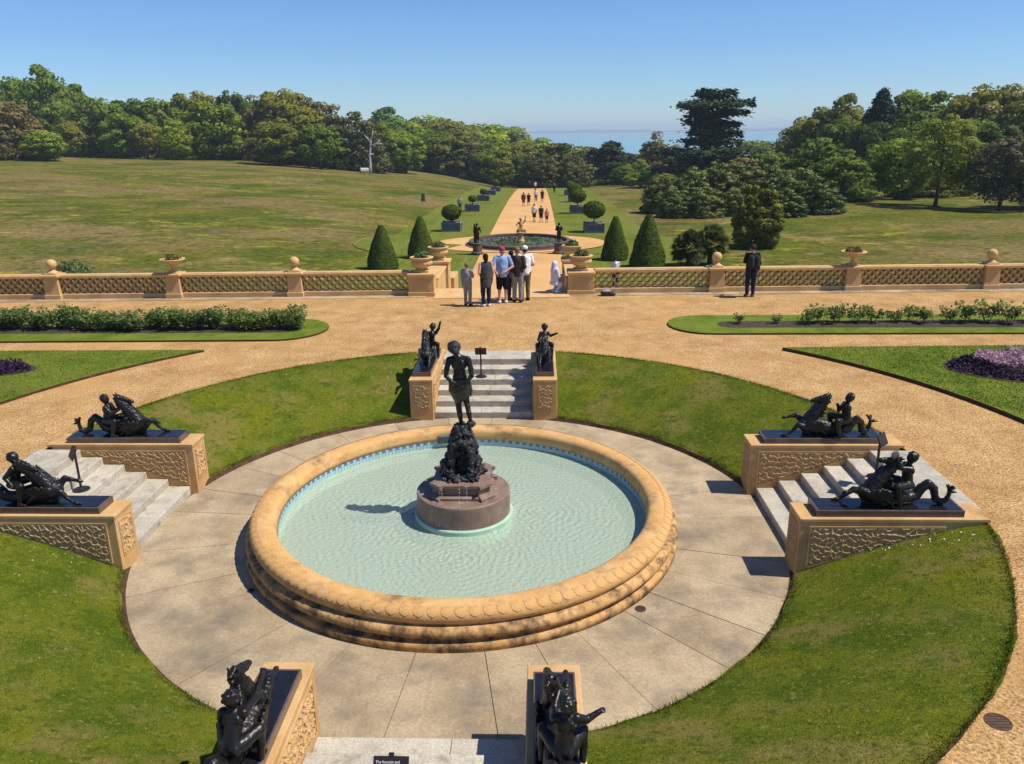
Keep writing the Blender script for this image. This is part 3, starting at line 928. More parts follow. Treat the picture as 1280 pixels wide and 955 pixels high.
rock = link('rock', union(mb, 'rock', M['bronze_rough'], .010, 1, .026, 22), fig)
Z0 = 1.735
def P(x, y, z, r): return (x, y, z + Z0, r)
mb = MB()
mb.chain([P(-.005, .0, .04, .030), P(-.015, -.01, .17, .043), P(-.03, .0, .27, .044), P(-.04, .01, .37, .050), P(-.052, .0, .52, .074), P(-.06, -.01, .66, .094)], 12)      # standing leg
mb.chain([P(.145, -.02, .09, .027), P(.13, -.035, .20, .040), P(.105, .02, .30, .040), P(.085, .06, .38, .049), P(.07, .03, .53, .072), P(.065, -.01, .66, .092)], 12)
mb.chain([P(-.005, .0, .03, .028), P(-.01, .10, .02, .020)], 8); mb.chain([P(.145, -.02, .075, .025), P(.16, .06, .04, .018)], 8)
mb.chain([P(-.055, -.03, .66, .098), P(.055, -.03, .66, .098)], 12)
mb.ell((0, 0, .70 + Z0), (.150, .105, .09)); mb.ell((0, 0, .79 + Z0), (.112, .085, .09)); mb.ell((-.002, .0, .875 + Z0), (.094, .074, .09))
mb.ell((-.005, .005, .98 + Z0), (.122, .09, .10)); mb.ell((-.062, -.075, 1.01 + Z0), (.04, .022, .06)); mb.ell((.05, -.075, 1.01 + Z0), (.04, .022, .06)); mb.ell((-.01, .0, 1.05 + Z0), (.132, .08, .075))
mb.chain([P(-.145, -.01, 1.075, .042), P(-.015, 0, 1.105, .055), P(.125, -.01, 1.08, .042)], 10)
mb.chain([P(-.155, -.01, 1.07, .050), P(-.192, -.05, .94, .040), P(-.205, -.08, .83, .034), P(-.13, -.135, .765, .030), P(-.03, -.155, .715, .023), P(.03, -.16, .70, .022)], 10)
mb.chain([P(.135, -.01, 1.075, .050), P(.178, -.05, .94, .040), P(.192, -.08, .83, .034), P(.12, -.135, .76, .030), P(.02, -.16, .73, .023), P(-.03, -.165, .715, .022)], 10)
for k in range(4):
    mb.chain([P(.03 + .008 * k, -.168, .70 - .012 * k, .010), P(.07 + .004 * k, -.165, .675 - .012 * k, .009)], 6)
    mb.chain([P(-.03 - .008 * k, -.17, .715 - .012 * k, .010), P(-.07 - .004 * k, -.165, .69 - .012 * k, .009)], 6)
mb.chain([P(-.02, .0, 1.10, .055), P(-.05, .015, 1.19, .043)], 10)
mb.ell((-.075, .02, 1.25 + Z0), (.070, .082, .092), Matrix.Rotation(rad(-14), 3, 'Y'))
mb.chain([P(-.10, .09, 1.235, .014), P(-.103, .105, 1.225, .012)], 6)
body = link('figure', union(mb, 'figure', M['bronze'], .0075, 2.2, .003, 18), fig)
mb = MB()                                    # hair with a knot at the nape
mb.ell((-.075, -.005, 1.27 + Z0), (.102, .106, .10), Matrix.Rotation(rad(-14), 3, 'Y'))
mb.ell((-.035, -.085, 1.225 + Z0), (.056, .055, .05))
mb.chain([P(-.05, -.07, 1.20, .045), P(-.035, -.075, 1.15, .035)], 8)
for k in range(9):
    a = k * .7
    mb.chain([P(-.075 + .06 * math.cos(a), -.01 + .065 * math.sin(a), 1.29, .018), P(-.045, -.07, 1.25, .015)], 6)
link('hair', union(mb, 'hair', M['bronze_rough'], .007, 1, .010, 34), fig)
mb = MB()                                    # cloth knotted round the hips
for k in range(22):
    a = 2 * math.pi * k / 22
    rx, ry = .162, .122
    x, y = rx * math.cos(a), ry * math.sin(a) - .012
    low = .47 + .03 * math.sin(a * 2 + 1) + .06 * math.cos(a)
    rj = .026 + .008 * (k % 2)
    mb.chain([P(x * .93, y, .70, rj * .8), P(x * .96 + .004, y * 1.02, .58, rj * .85), P(x * .60 + .010, y * .86, low - .02, rj * .6)], 7)
mb.ell((0, -.012, .62 + Z0), (.14, .112, .11)); mb.ell((.010, -.008, .54 + Z0), (.105, .095, .08))
mb.chain([P(.15, -.05, .70, .03), P(.175, -.07, .60, .025), P(.165, -.06, .50, .015)], 7)
link('drapery', union(mb, 'drapery', M['bronze_drape'], .008, 2), fig)
# water falling in threads from the rock
ms, nt, bs = new_mat('falling_water'); bs.inputs['Base Color'].default_value = (.85, .9, .92, 1); bs.inputs['Roughness'].default_value = .1; bs.inputs['Transmission Weight'].default_value = .5
rngw = random.Random(3)
for (x, y) in ((-.22, -.47), (0.0, -.52), (.09, -.50), (-.25, -.45)):
    mb = MB()
    z = 1.02; d = Vector((x, y)).normalized()
    while z > .2:
        rr_ = (Vector((x, y)) + d * (.02 + .26 * math.sqrt(max(0, 1.02 - z))))
        s = rngw.uniform(.0035, .0065)
        mb.ell((rr_.x + rngw.uniform(-.004, .004), rr_.y, z), (s, s, s * 2.2), None, 6)
        z -= rngw.uniform(.02, .05)
    o = mb.build('water_drops', ms); tag(o, 'thread of falling drops in front of the granite pedestal', 'water', 'threads of falling water', 'stuff')
# lamp box on the inner side of the basin and outlet under water
fl = empty('pool_light', (-.62, 2.86, .36), rad(12)); tag(fl, 'dark box light fixed inside the far rim of the fountain basin', 'light')
MB().box(-.14, .14, -.06, .04, -.075, .075).build('housing', plain('grey_green_metal', (.10, .13, .12), .5), fl, bevel=.008)
MB().box(-.125, .125, -.066, -.060, -.06, .06).build('lens', plain('dark_glass', (.05, .07, .065), .15, .5), fl)
def grate(x, y, z, r, label):
    o = empty('drain_cover', (x, y, z)); tag(o, label, 'drain cover')
    MB().lathe([(r, -.02), (r, .004), (r * .86, .006), (r * .86, .001), (.01, .001)], 24).build('frame', M['iron'], o)
    for k in range(-2, 3):
        w = math.sqrt(max(0, .8 ** 2 - (k * .3) ** 2)) * r
        MB().box(-w, w, k * .3 * r - .04 * r, k * .3 * r + .04 * r, .0015, .007).build('bar', M['iron'], o)
grate(2.59, -2.43, .002, .075, 'small round rusty drain cover in the paving by the basin')
grate(5.52, -5.52, TER + .003, .12, 'round drain cover in the gravel beside the lawn edge')
grate(-2.85, -2.05, .002, .055, 'small dark round drain cover in the shadow of the basin')
grate(-1.05, .75, -.036, .10, 'dark round outlet under the fountain water')

# ------------------------------------------------------------------ sea-horse groups on the plinths
def sea_horse(rot, side, label, seed, mir=1, rider=(0, 0, 0), head=(0, 0, 0), armL=None, armR=None, up=0.0, disc=False, lean=(0, 0), curly=True):
    """local x runs towards the fountain, z = 0 is the slab's underside"""
    root = empty('sea_horse_statue', (0, 0, 0))
    xm = side * (A_ + B_ / 2)
    # stairs' local frame: +Y away from the fountain; statue's +x is towards it
    c, s = math.cos(rot), math.sin(rot)
    lx, ly = xm, 6.14
    root.location = (lx * c - ly * s, lx * s + ly * c, H_)
    root.rotation_euler = (0, 0, rot - math.pi / 2)
    MB().box(-1.02, 1.02, -.205, .205, .002, .10).build('base_slab', M['granite_slab'], root, bevel=.006)
    MB().box(-.985, .985, -.185, .185, .099, .108).build('base_plate', M['bronze_plate'], root, bevel=.003)
    g = random.Random(seed)
    h = .10
    def Q(x, y, z, r): return (x, y * mir, z + h, r)
    hx, hy, hz = head
    mb = MB()
    mb.chain([Q(-.16, 0, .12, .115), Q(.02, 0, .15, .138), Q(.17, 0, .175, .15), Q(.29, 0, .19, .12)], 14)
    mb.chain([Q(-.16, 0, .12, .115), Q(-.30, .03, .085, .088), Q(-.42, .05, .12, .078), Q(-.50, .05, .235, .066), Q(-.575, .045, .30, .062), Q(-.655, .03, .235, .056), Q(-.69, .01, .085, .050),
              Q(-.755, -.02, .048, .045), Q(-.82, -.04, .09, .037), Q(-.845, -.04, .18, .029), Q(-.84, -.035, .245, .022)], 12)
    fin = g.uniform(-.03, .03)
    for (dx, dy, dz) in ((-.11, .05, .01 + fin), (.07, -.04, .085), (-.03, -.07, .07), (-.085, -.03, -.035)):
        mb.chain([Q(-.84, -.035, .245, .022), Q(-.84 + dx * .55, -.035 + dy * .6, .25 + dz * .8, .022), Q(-.84 + dx, -.035 + dy, .25 + dz, .009)], 8)
    hd = Vector((-.085 + hx, hy, .675 + hz))
    mb.chain([Q(.22, 0, .25, .125), Q(.14 + hx * .3, hy * .3, .38, .105), Q(.02 + hx * .6, hy * .6, .53 + hz * .5, .080), Q(hd.x + .01, hd.y, hd.z - .05, .072), Q(hd.x, hd.y, hd.z, .066)], 12)
    mz = Vector((hd.x + .225, hd.y + g.uniform(-.03, .03), hd.z - .065 + up))
    mb.chain([Q(hd.x, hd.y, hd.z, .066), Q((hd.x * .55 + mz.x * .45), (hd.y + mz.y) / 2, hd.z * .55 + mz.z * .45 + .008, .046), Q(mz.x, mz.y, mz.z, .033), Q(mz.x + .02, mz.y, mz.z - .012, .030)], 10)
    mb.chain([Q(hd.x + .05, hd.y, hd.z - .03, .04), Q(mz.x - .02, mz.y, mz.z - .03, .018)], 8)
    for s2 in (-1, 1):                        # jaw, eye ridge, nostril, shoulder
        mb.ell(Q(hd.x + .035, hd.y + s2 * .03, hd.z - .045, 0)[:3], (.045, .022, .042)); mb.ell(Q(hd.x + .065, hd.y + s2 * .043, hd.z + .018, 0)[:3], (.022, .012, .014)); mb.ell(Q(mz.x + .01, mz.y + s2 * .024, mz.z + .008, 0)[:3], (.014, .010, .012), None, 8)
        mb.ell(Q(.22, s2 * .10, .20, 0)[:3], (.10, .05, .09)); mb.chain([Q(.30, s2 * .03, .33, .02), Q(.10 + hx * .5, s2 * .035 + hy * .5, .56, .016)], 8)
        mb.chain([Q(hd.x - .02, hd.y + s2 * .03, hd.z + .035, .018), Q(hd.x - .05, hd.y + s2 * .045, hd.z + .095, .006)], 7)
    for k in range(15):                       # mane
        t = k / 14
        px, pz = .02 + (hd.x - .04 - .02) * t, .34 + (hd.z + .05 - .34) * t
        mb.chain([Q(px + .03, hy * t, pz, .03), Q(px - .045 + g.uniform(-.015, .01), hy * t + g.uniform(-.05, .05), pz - .03 + g.uniform(-.01, .03), .012)], 7)
    e1, e2 = g.uniform(-.03, .05), g.uniform(-.02, .04)
    mb.chain([Q(.29, -.07, .20, .07), Q(.41, -.10, .30 + e1, .043), Q(.50, -.10, .285 + e1, .029), Q(.565, -.10, .265 + e1, .023), Q(.62, -.10, .26 + e1, .028), Q(.66, -.10, .245 + e1, .016)], 9)
    mb.chain([Q(.29, .07, .15, .07), Q(.43, .10, .20 + e2, .043), Q(.52, .105, .11, .029), Q(.60, .11, .045, .023), Q(.655, .11, .028, .028), Q(.71, .11, .02, .016)], 9)
    for s2 in (-1, 1):                        # fringed fin behind each shoulder
        for k in range(6):
            a = rad(200 - 24 * k)
            mb.chain([Q(.17, s2 * .13, .20, .03), Q(.17 + .17 * math.cos(a) * (.8 + .1 * k), s2 * (.165), .19 + .12 * math.sin(a) - .02, .022), Q(.15 + .30 * math.cos(a) * (.7 + .07 * k), s2 * .17, .17 + .2 * math.sin(a) - .06, .010)], 7)
    mb.chain([Q(.05, -.02, .05, .10), Q(.25, .02, .05, .08)], 10)
    link('sea_horse', union(mb, 'sea_horse', M['bronze_scaly'], .0080, 1.0, .005, 34), root)
    # the rider
    rx, ry, rz_ = rider
    lx_, ly_ = lean
    mb = MB()
    hip = Vector((-.33 + rx, ry, .27 + rz_))
    sh = Vector((-.29 + rx + lx_, ry + ly_, .52 + rz_))
    hdp = Vector((sh.x - .03 + lx_ * .6, sh.y + ly_ * .6, sh.z + .135))
    mb.ell((hip.x, hip.y * mir, hip.z + h), (.085, .095, .08)); mb.chain([Q(hip.x, hip.y, hip.z, .082), Q((hip.x + sh.x) / 2, (hip.y + sh.y) / 2, (hip.z + sh.z) / 2 - .01, .07), Q(sh.x, sh.y, sh.z - .03, .078)], 12)
    mb.chain([Q(sh.x, sh.y - .085, sh.z, .042), Q(sh.x, sh.y + .085, sh.z, .042)], 10)
    mb.chain([Q(sh.x, sh.y, sh.z + .02, .038), Q(hdp.x, hdp.y, hdp.z - .04, .033)], 8)
    mb.ell((hdp.x, hdp.y * mir, hdp.z + h), (.072, .064, .078)); mb.ell((hdp.x + .066, hdp.y * mir, hdp.z + h - .012), (.014, .012, .014), None, 8)
    mb.ell((hdp.x + .03, hdp.y * mir, hdp.z + h - .045), (.035, .035, .028))
    for s2 in (-1, 1):
        mb.ell((hdp.x - .005, (hdp.y + s2 * .065) * mir, hdp.z + h - .005), (.016, .008, .02), None, 8)
        kx = g.uniform(-.03, .03)
        mb.chain([Q(hip.x + .02, hip.y + s2 * .06, hip.z - .01, .068), Q(hip.x + .19 + kx, hip.y + s2 * .165, hip.z + .015, .052), Q(hip.x + .17 + kx, hip.y + s2 * .175, hip.z - .13, .038), Q(hip.x + .13, hip.y + s2 * .175, .03, .026), Q(hip.x + .22, hip.y + s2 * .18, .018, .02)], 10)
    if armL is None: armL = ((.12, -.13, -.10), (.26, -.06, -.02))
    if armR is None: armR = ((.04, .15, -.13), (.16, .10, -.05))
    for s2, (e, w) in ((-1, armL), (1, armR)):
        b0 = Vector((sh.x, sh.y + s2 * .09, sh.z))
        mb.chain([Q(*b0, .042), Q(sh.x + e[0], sh.y + e[1], sh.z + e[2], .034), Q(sh.x + w[0], sh.y + w[1], sh.z + w[2], .024)], 10)
        wv = Vector((sh.x + w[0], sh.y + w[1], sh.z + w[2])); dv = (wv - Vector((sh.x + e[0], sh.y + e[1], sh.z + e[2]))).normalized()
        mb.capsule(Q(*wv, 0)[:3], .024, Q(*(wv + dv * .03), 0)[:3], .022, 8)
        sv = dv.cross(Vector((0, 0, 1)))
        if sv.length < .1: sv = dv.cross(Vector((1, 0, 0)))
        sv.normalize()
        for k in range(5):
            o1 = wv + dv * .035 + sv * (k - 2) * .011
            o2 = o1 + dv * (.035 - .005 * abs(k - 1.5)) + sv * (k - 2) * .003 - Vector((0, 0, .008))
            mb.capsule(Q(*o1, 0)[:3], .0085, Q(*o2, 0)[:3], .007, 6)
    for s2 in (-1, 1):                        # shoulder blades, seat, chest, calves
        mb.ell(Q(sh.x - .055, sh.y + s2 * .05, sh.z - .045, 0)[:3], (.022, .03, .045)); mb.ell(Q(hip.x - .045, hip.y + s2 * .042, hip.z - .02, 0)[:3], (.05, .045, .055)); mb.ell(Q(sh.x + .058, sh.y + s2 * .035, sh.z - .05, 0)[:3], (.02, .034, .03))
    bd = link('rider', union(mb, 'rider', M['bronze'], .0072, 1.4, .003, 22), root)
    mb = MB()
    mb.ell((hdp.x - .012, hdp.y * mir, hdp.z + h + .014), (.074, .071, .074))
    for k in range(34 if curly else 12):
        a = g.uniform(0, 2 * math.pi); ph = g.uniform(-.2, 1.5)
        d = Vector((math.cos(a) * math.cos(ph), math.sin(a) * math.cos(ph), math.sin(ph)))
        if d.x > .75: continue
        s2 = g.uniform(.012, .02)
        mb.ell((hdp.x - .012 + d.x * .07, (hdp.y + d.y * .068) * mir, hdp.z + h + .012 + d.z * .07), (s2, s2, s2), None, 8)
    link('hair', union(mb, 'hair', M['bronze'], .0065, .6), root)
    if disc:
        w = Vector((sh.x + armL[1][0], sh.y + armL[1][1], sh.z + armL[1][2])) + Vector((.04, 0, .05))
        mb = MB(); mb.ell((w.x, w.y * mir, w.z + h), (.07, .022, .07), Matrix.Rotation(rad(25), 3, 'Z')); mb.ell((w.x, w.y * mir - .02, w.z + h), (.04, .02, .04))
        link('shell', union(mb, 'shell', plain('grey_bronze', (.09, .09, .09), .35, .5), .007, 2), root)
    tag(root, label, 'statue', 'bronze sea horses with riders on the stair plinths')

WEST, EAST, FAR, NEAR = (STAIR_ROT[k] for k in ('west', 'east', 'far', 'near'))
sea_horse(WEST, 1, 'bronze sea horse with upright head and slim rider, on plinth above the sunlit white steps', 1, 1)
sea_horse(WEST, -1, 'bronze sea horse nuzzling its rider, on the grass-side plinth by the sunlit white steps', 2, -1, rider=(.04, .0, .03), head=(-.05, .03, -.07), armL=((.10, -.14, -.08), (.17, -.03, .02)), armR=((-.10, .13, -.12), (-.02, .16, -.2)), lean=(.03, 0))
sea_horse(EAST, -1, 'bronze sea horse looking ahead, rider holding hands to chest, above the steps with shaded risers', 3, 1, rider=(-.07, .02, .02), head=(.05, 0, .0), armL=((.06, -.15, -.14), (.13, -.04, -.01)), armR=((.0, .16, -.15), (.05, .12, -.27)), lean=(-.02, 0), up=.02)
sea_horse(EAST, 1, 'bronze sea horse and rider lifting a round shell over its head', 4, -1, rider=(.06, .02, .05), head=(.0, .03, -.03), armL=((.14, -.10, .02), (.19, -.06, .15)), armR=((-.08, .14, -.12), (-.12, .17, -.2)), disc=True, lean=(-.02, 0), up=.10)
sea_horse(FAR, -1, 'bronze sea horse whose rider raises one arm high, by the steps to the gate', 5, 1, rider=(.02, .06, .06), head=(.02, -.05, -.04), armL=((.08, -.12, -.06), (.18, -.10, .02)), armR=((.02, .16, .10), (.03, .20, .24)), lean=(.0, .03))
sea_horse(FAR, 1, 'bronze sea horse with lowered head, rider pointing aside, by the steps to the gate', 6, -1, rider=(.05, .0, .05), head=(.07, .0, -.16), armL=((.03, -.14, -.05), (.05, -.26, .0)), armR=((.08, .14, -.14), (.14, .08, -.2)), up=-.03)
sea_horse(NEAR, 1, 'bronze sea horse with curly rider, by the sunlit plinth behind the lettered sign', 7, 1, rider=(.0, -.03, .0), head=(.12, .03, .02), armL=((.18, -.12, .0), (.42, -.11, .06)), armR=((.08, .15, -.12), (.2, .1, -.1)), lean=(.06, .0))
sea_horse(NEAR, -1, 'bronze sea horse with rider stretching an arm over the lawn, by the lettered sign', 8, 1, rider=(.02, -.05, .0), head=(.14, .05, -.04), armL=((.05, -.17, -.06), (.09, -.27, -.02)), armR=((.14, .1, -.05), (.26, .06, .02)), lean=(.02, -.02))

# ------------------------------------------------------------------ lectern signs on the stairs
def sign(x, y, z, rz, label, h=.62, text=None, w=.27, hh=.20, tilt=25):
    o = empty('lectern_sign', (x, y, z), rz); tag(o, label, 'sign')
    MB().lathe([(.135, 0), (.135, .012), (.12, .02), (.03, .026), (.02, .04)], 28).build('foot', M['black_metal'], o)
    MB().box(-.017, .017, -.017, .017, .02, h).build('post', M['black_metal'], o)
    t = rad(tilt)
    b = MB(); b.box(-w / 2, w / 2, -.010, .010, -hh / 2, hh / 2)
    pan = b.build('panel', M['sign_face'], o, (0, -.03, h), bevel=.003); pan.rotation_euler = (-t, 0, 0)
    MB().box(-.022, .022, -.012, .012, hh / 2 - .01, hh / 2 + .028).build('clip', M['black_metal'], pan)
    if text:
        for i, line in enumerate(text):
            cu = bpy.data.curves.new('t', 'FONT'); cu.body = line; cu.size = .030; cu.align_x = 'LEFT'
            to = bpy.data.objects.new('t', cu); COL.objects.link(to)
            me = bpy.data.meshes.new_from_object(to.evaluated_get(bpy.context.evaluated_depsgraph_get()))
            bpy.data.objects.remove(to)
            me.materials.clear(); me.materials.append(M['white_ink'])
            l = link('lettering', me, pan, (-w / 2 + .02, -.0115, hh / 2 - .055 - .045 * i)); l.rotation_euler = (math.pi / 2, 0, 0)
    return o
sign(-.14, 6.36, .56, math.pi, 'black lectern sign standing on the steps towards the balustrade gate', .62)
sign(-6.36, .06, .56, -.85, 'black lectern sign with round foot on the sunlit white steps', .66)
sign(6.72, .33, .70, .8, 'black lectern sign on the steps with shaded risers, behind the lifted shell', .66)
sign(-.03, -6.42, .56, 0.0, 'black lectern sign with white lettering on the steps opposite the gate', .50, ['The fountain and'], .30, .22, 38)
# ------------------------------------------------------------------ balustrade
BROT = math.atan(.03)
PIERS_W = [-23.3, -19.25, -15.17, -11.08, -6.98]
PIERS_E = [7.23, 11.8, 16.45, 21.1]
TOPR = .82                                    # rail height above the terrace

def pierced(L, h, t=.20, pw=.262):
    """pierced panel: staggered round openings in a diamond net; x 0..L, z 0..h"""
    nc = max(2, round(L / pw)); pw = L / nc
    ph = h / 2.0
    mb = MB()
    nseg = 8
    def cell(cx, cz, clip):
        ring = []; hole = []
        for k in range(nseg):
            a = 2 * math.pi * k / nseg
            c, s = math.cos(a), math.sin(a)
            d = 1.0 / (abs(c) / (pw / 2) + abs(s) / (ph / 2))
            ring.append((c * d, s * d)); rr = .086
            hole.append((c * rr * .98, s * rr))
        pts = []
        for (ox, oz), (ix, iz) in zip(ring, hole):
            pts.append((cx + ox, cz + oz, cx + ix, cz + iz))
        use = [k for k in range(nseg)]
        for k in range(nseg):
            p, q = pts[k], pts[(k + 1) % nseg]
            zz = [p[1], q[1], p[3], q[3]]; xx = [p[0], q[0], p[2], q[2]]
            if min(zz) < -1e-4 or max(zz) > h + 1e-4 or min(xx) < -1e-4 or max(xx) > L + 1e-4: continue
            v = [(p[0], 0, p[1]), (q[0], 0, q[1]), (q[2], 0, q[3]), (p[2], 0, p[3])]
            v2 = [(a_, t, b_) for a_, _, b_ in v]
            mb.add(v + v2, [(0, 1, 2, 3), (7, 6, 5, 4), (3, 2, 6, 7)])
    for r in range(5):
        off = 0 if r % 2 == 0 else .5
        for i in range(nc + 1):
            cell((i + off) * pw, r * ph / 2, None)
    return mb

_bay = {}
def bay(x0, x1, label):
    L = round(x1 - x0, 2)
    root = empty('balustrade', (x0, bal_y(x0), TER), BROT)
    MB().box(0, L, -.16, .16, -.05, .17).build('plinth_course', M['buff'], root, bevel=.012)
    MB().box(0, L, -.16, .16, TOPR - .12, TOPR - .02).build('rail', M['buff'], root, bevel=.02)
    MB().box(0, L, -.13, .13, TOPR - .0195, TOPR).build('rail_top', M['buff'], root, bevel=.008)
    key = L
    if key not in _bay: _bay[key] = pierced(L, TOPR - .12 - .17).mesh('pierced_panel', M['buff_lattice'])
    link('pierced_panel', _bay[key], root, (0, -.10, .17))
    tag(root, label, 'balustrade', 'bays of the pierced stone balustrade')

def pier(x, w, label, d=.5):
    root = empty('balustrade_pier', (x, bal_y(x), TER), BROT)
    MB().box(-w / 2 - .03, w / 2 + .03, -d / 2 - .03, d / 2 + .03, -.05, .16).build('foot', M['buff'], root, bevel=.012)
    MB().box(-w / 2, w / 2, -d / 2, d / 2, .16, .74, taper=.022).build('shaft', M['buff'], root, bevel=.01)
    MB().box(-w / 2 - .05, w / 2 + .05, -d / 2 - .05, d / 2 + .05, .74, .83).build('cap', M['buff'], root, bevel=.02)
    tag(root, label, 'pier', 'piers of the stone balustrade')

def ball_finial(x, label):
    o = empty('ball_finial', (x, bal_y(x), TER + .83), BROT)
    MB().box(-.20, .20, -.20, .20, 0, .05).build('base', M['buff'], o, bevel=.01)
    MB().lathe([(.19, .05), (.16, .075), (.10, .11), (.075, .15), (.085, .185)], 20).build('neck', M['buff'], o, smooth=True)
    mb = MB(); mb.ell((0, 0, .335), (.165, .165, .165), None, 24); mb.build('ball', M['buff'], o, smooth=True)
    tag(o, label, 'finial', 'stone balls on the balustrade')

def leaf_heap(n, rad3, size, seed, zb=0.0):
    g = np.random.default_rng(seed)
    d = g.normal(size=(n, 3)); d[:, 2] = np.abs(d[:, 2]); d /= np.linalg.norm(d, axis=1, keepdims=True)
    r = g.uniform(.45, 1.05, n)[:, None]
    pos = d * r * np.array(rad3); pos[:, 2] += zb
    return leaf_quads(pos, d + g.normal(size=(n, 3)) * .6, g.uniform(.6, 1.3, n) * size, g, 2.2), g.uniform(0, 1, n)

M['succulent'] = leaf_mat('urn_plant', (.10, .05, .03), (.20, .12, .05), (.14, .19, .05), .2)
M['agave'] = leaf_mat('grey_green_plant', (.05, .08, .03), (.12, .17, .06), (.22, .25, .10), .25)
def tazza(x, label, seed):
    o = empty('stone_tazza', (x, bal_y(x), TER + .83), BROT)
    MB().box(-.17, .17, -.17, .17, 0, .05).build('base', M['buff'], o, bevel=.01)
    MB().lathe([(.16, .05), (.12, .07), (.085, .10), (.065, .16), (.075, .24), (.10, .285), (.20, .32), (.31, .37), (.39, .42), (.415, .45), (.41, .475), (.36, .47), (.25, .43), (.05, .41)], 36).build('bowl', M['buff'], o, smooth=True)
    tag(o, label, 'urn', 'stone bowls on the balustrade')
    q, t = leaf_heap(260, (.30, .30, .20), .05, seed, .43)
    p = link('potted_plant', quads_mesh('potted_plant', q, t, M['succulent']), None, o.location, BROT)
    tag(p, 'reddish succulents in ' + label, 'plant')

GL, GR = -2.69, 2.66                          # gate pier centres
bW = ['by the gate pier', 'between the ball nearest the gate and the bowl', 'between bowl and outer ball', 'beyond the outer ball', 'at the far end']
xs_ = [GL - .46] + [p for p in reversed(PIERS_W)]
for i in range(len(xs_) - 1):
    bay(xs_[i + 1] + .25, xs_[i] - (.25 if i else .0), 'pierced balustrade bay behind the leafy hedge, ' + bW[i])
xs_ = [GR + .46] + PIERS_E
bE = ['by the gate pier with cone yews behind', 'where a person in black leans', 'between the bowl and the outer ball', 'beyond the outer ball']
for i in range(len(xs_) - 1):
    bay(xs_[i] + (.25 if i else .0), xs_[i + 1] - .25, 'pierced balustrade bay behind the sparse rose bed, ' + bE[i])
for x, l in ((-6.98, 'with ball, first from the gate, behind the leafy rose hedge'), (-11.08, 'carrying a bowl, behind the leafy rose hedge'), (-15.17, 'with ball, second from the gate, behind the leafy rose hedge'), (-19.25, 'far out behind the leafy rose hedge'), (-23.3, 'at the outer end behind the leafy rose hedge'),
             (7.23, 'with ball, beside the palm and the person in black'), (11.8, 'carrying a bowl, behind the sparse rose bed'), (16.45, 'with ball, behind the sparse rose bed'), (21.1, 'at the outer end behind the sparse rose bed')):
    pier(x, .5, 'buff stone balustrade pier ' + l)
for x, l in ((-6.98, 'nearest the gate behind the leafy rose hedge'), (-15.17, 'far from the gate, behind the leafy rose hedge'), (7.23, 'in front of the palm'), (16.45, 'behind the sparse rose bed')):
    ball_finial(x, 'stone ball finial on pier ' + l)
tazza(-11.08, 'shallow stone bowl on pier behind the leafy rose hedge', 1)
tazza(11.8, 'shallow stone bowl on pier behind the sparse rose bed', 2)
# terrace wall that carries it
for (xa, xb, l) in ((-45, -2.3, 'below the balustrade behind the leafy hedge'), (2.3, 45, 'below the balustrade behind the sparse rose bed')):
    mb = MB(); mb.prism([(xa, bal_y(xa) - .15), (xb, bal_y(xb) - .15), (xb, bal_y(xb) + .22), (xa, bal_y(xa) + .22)], -3.2, TER - .055)
    tag(mb.build('retaining_wall', M['buff']), 'stone retaining wall of the terrace ' + l, 'wall')

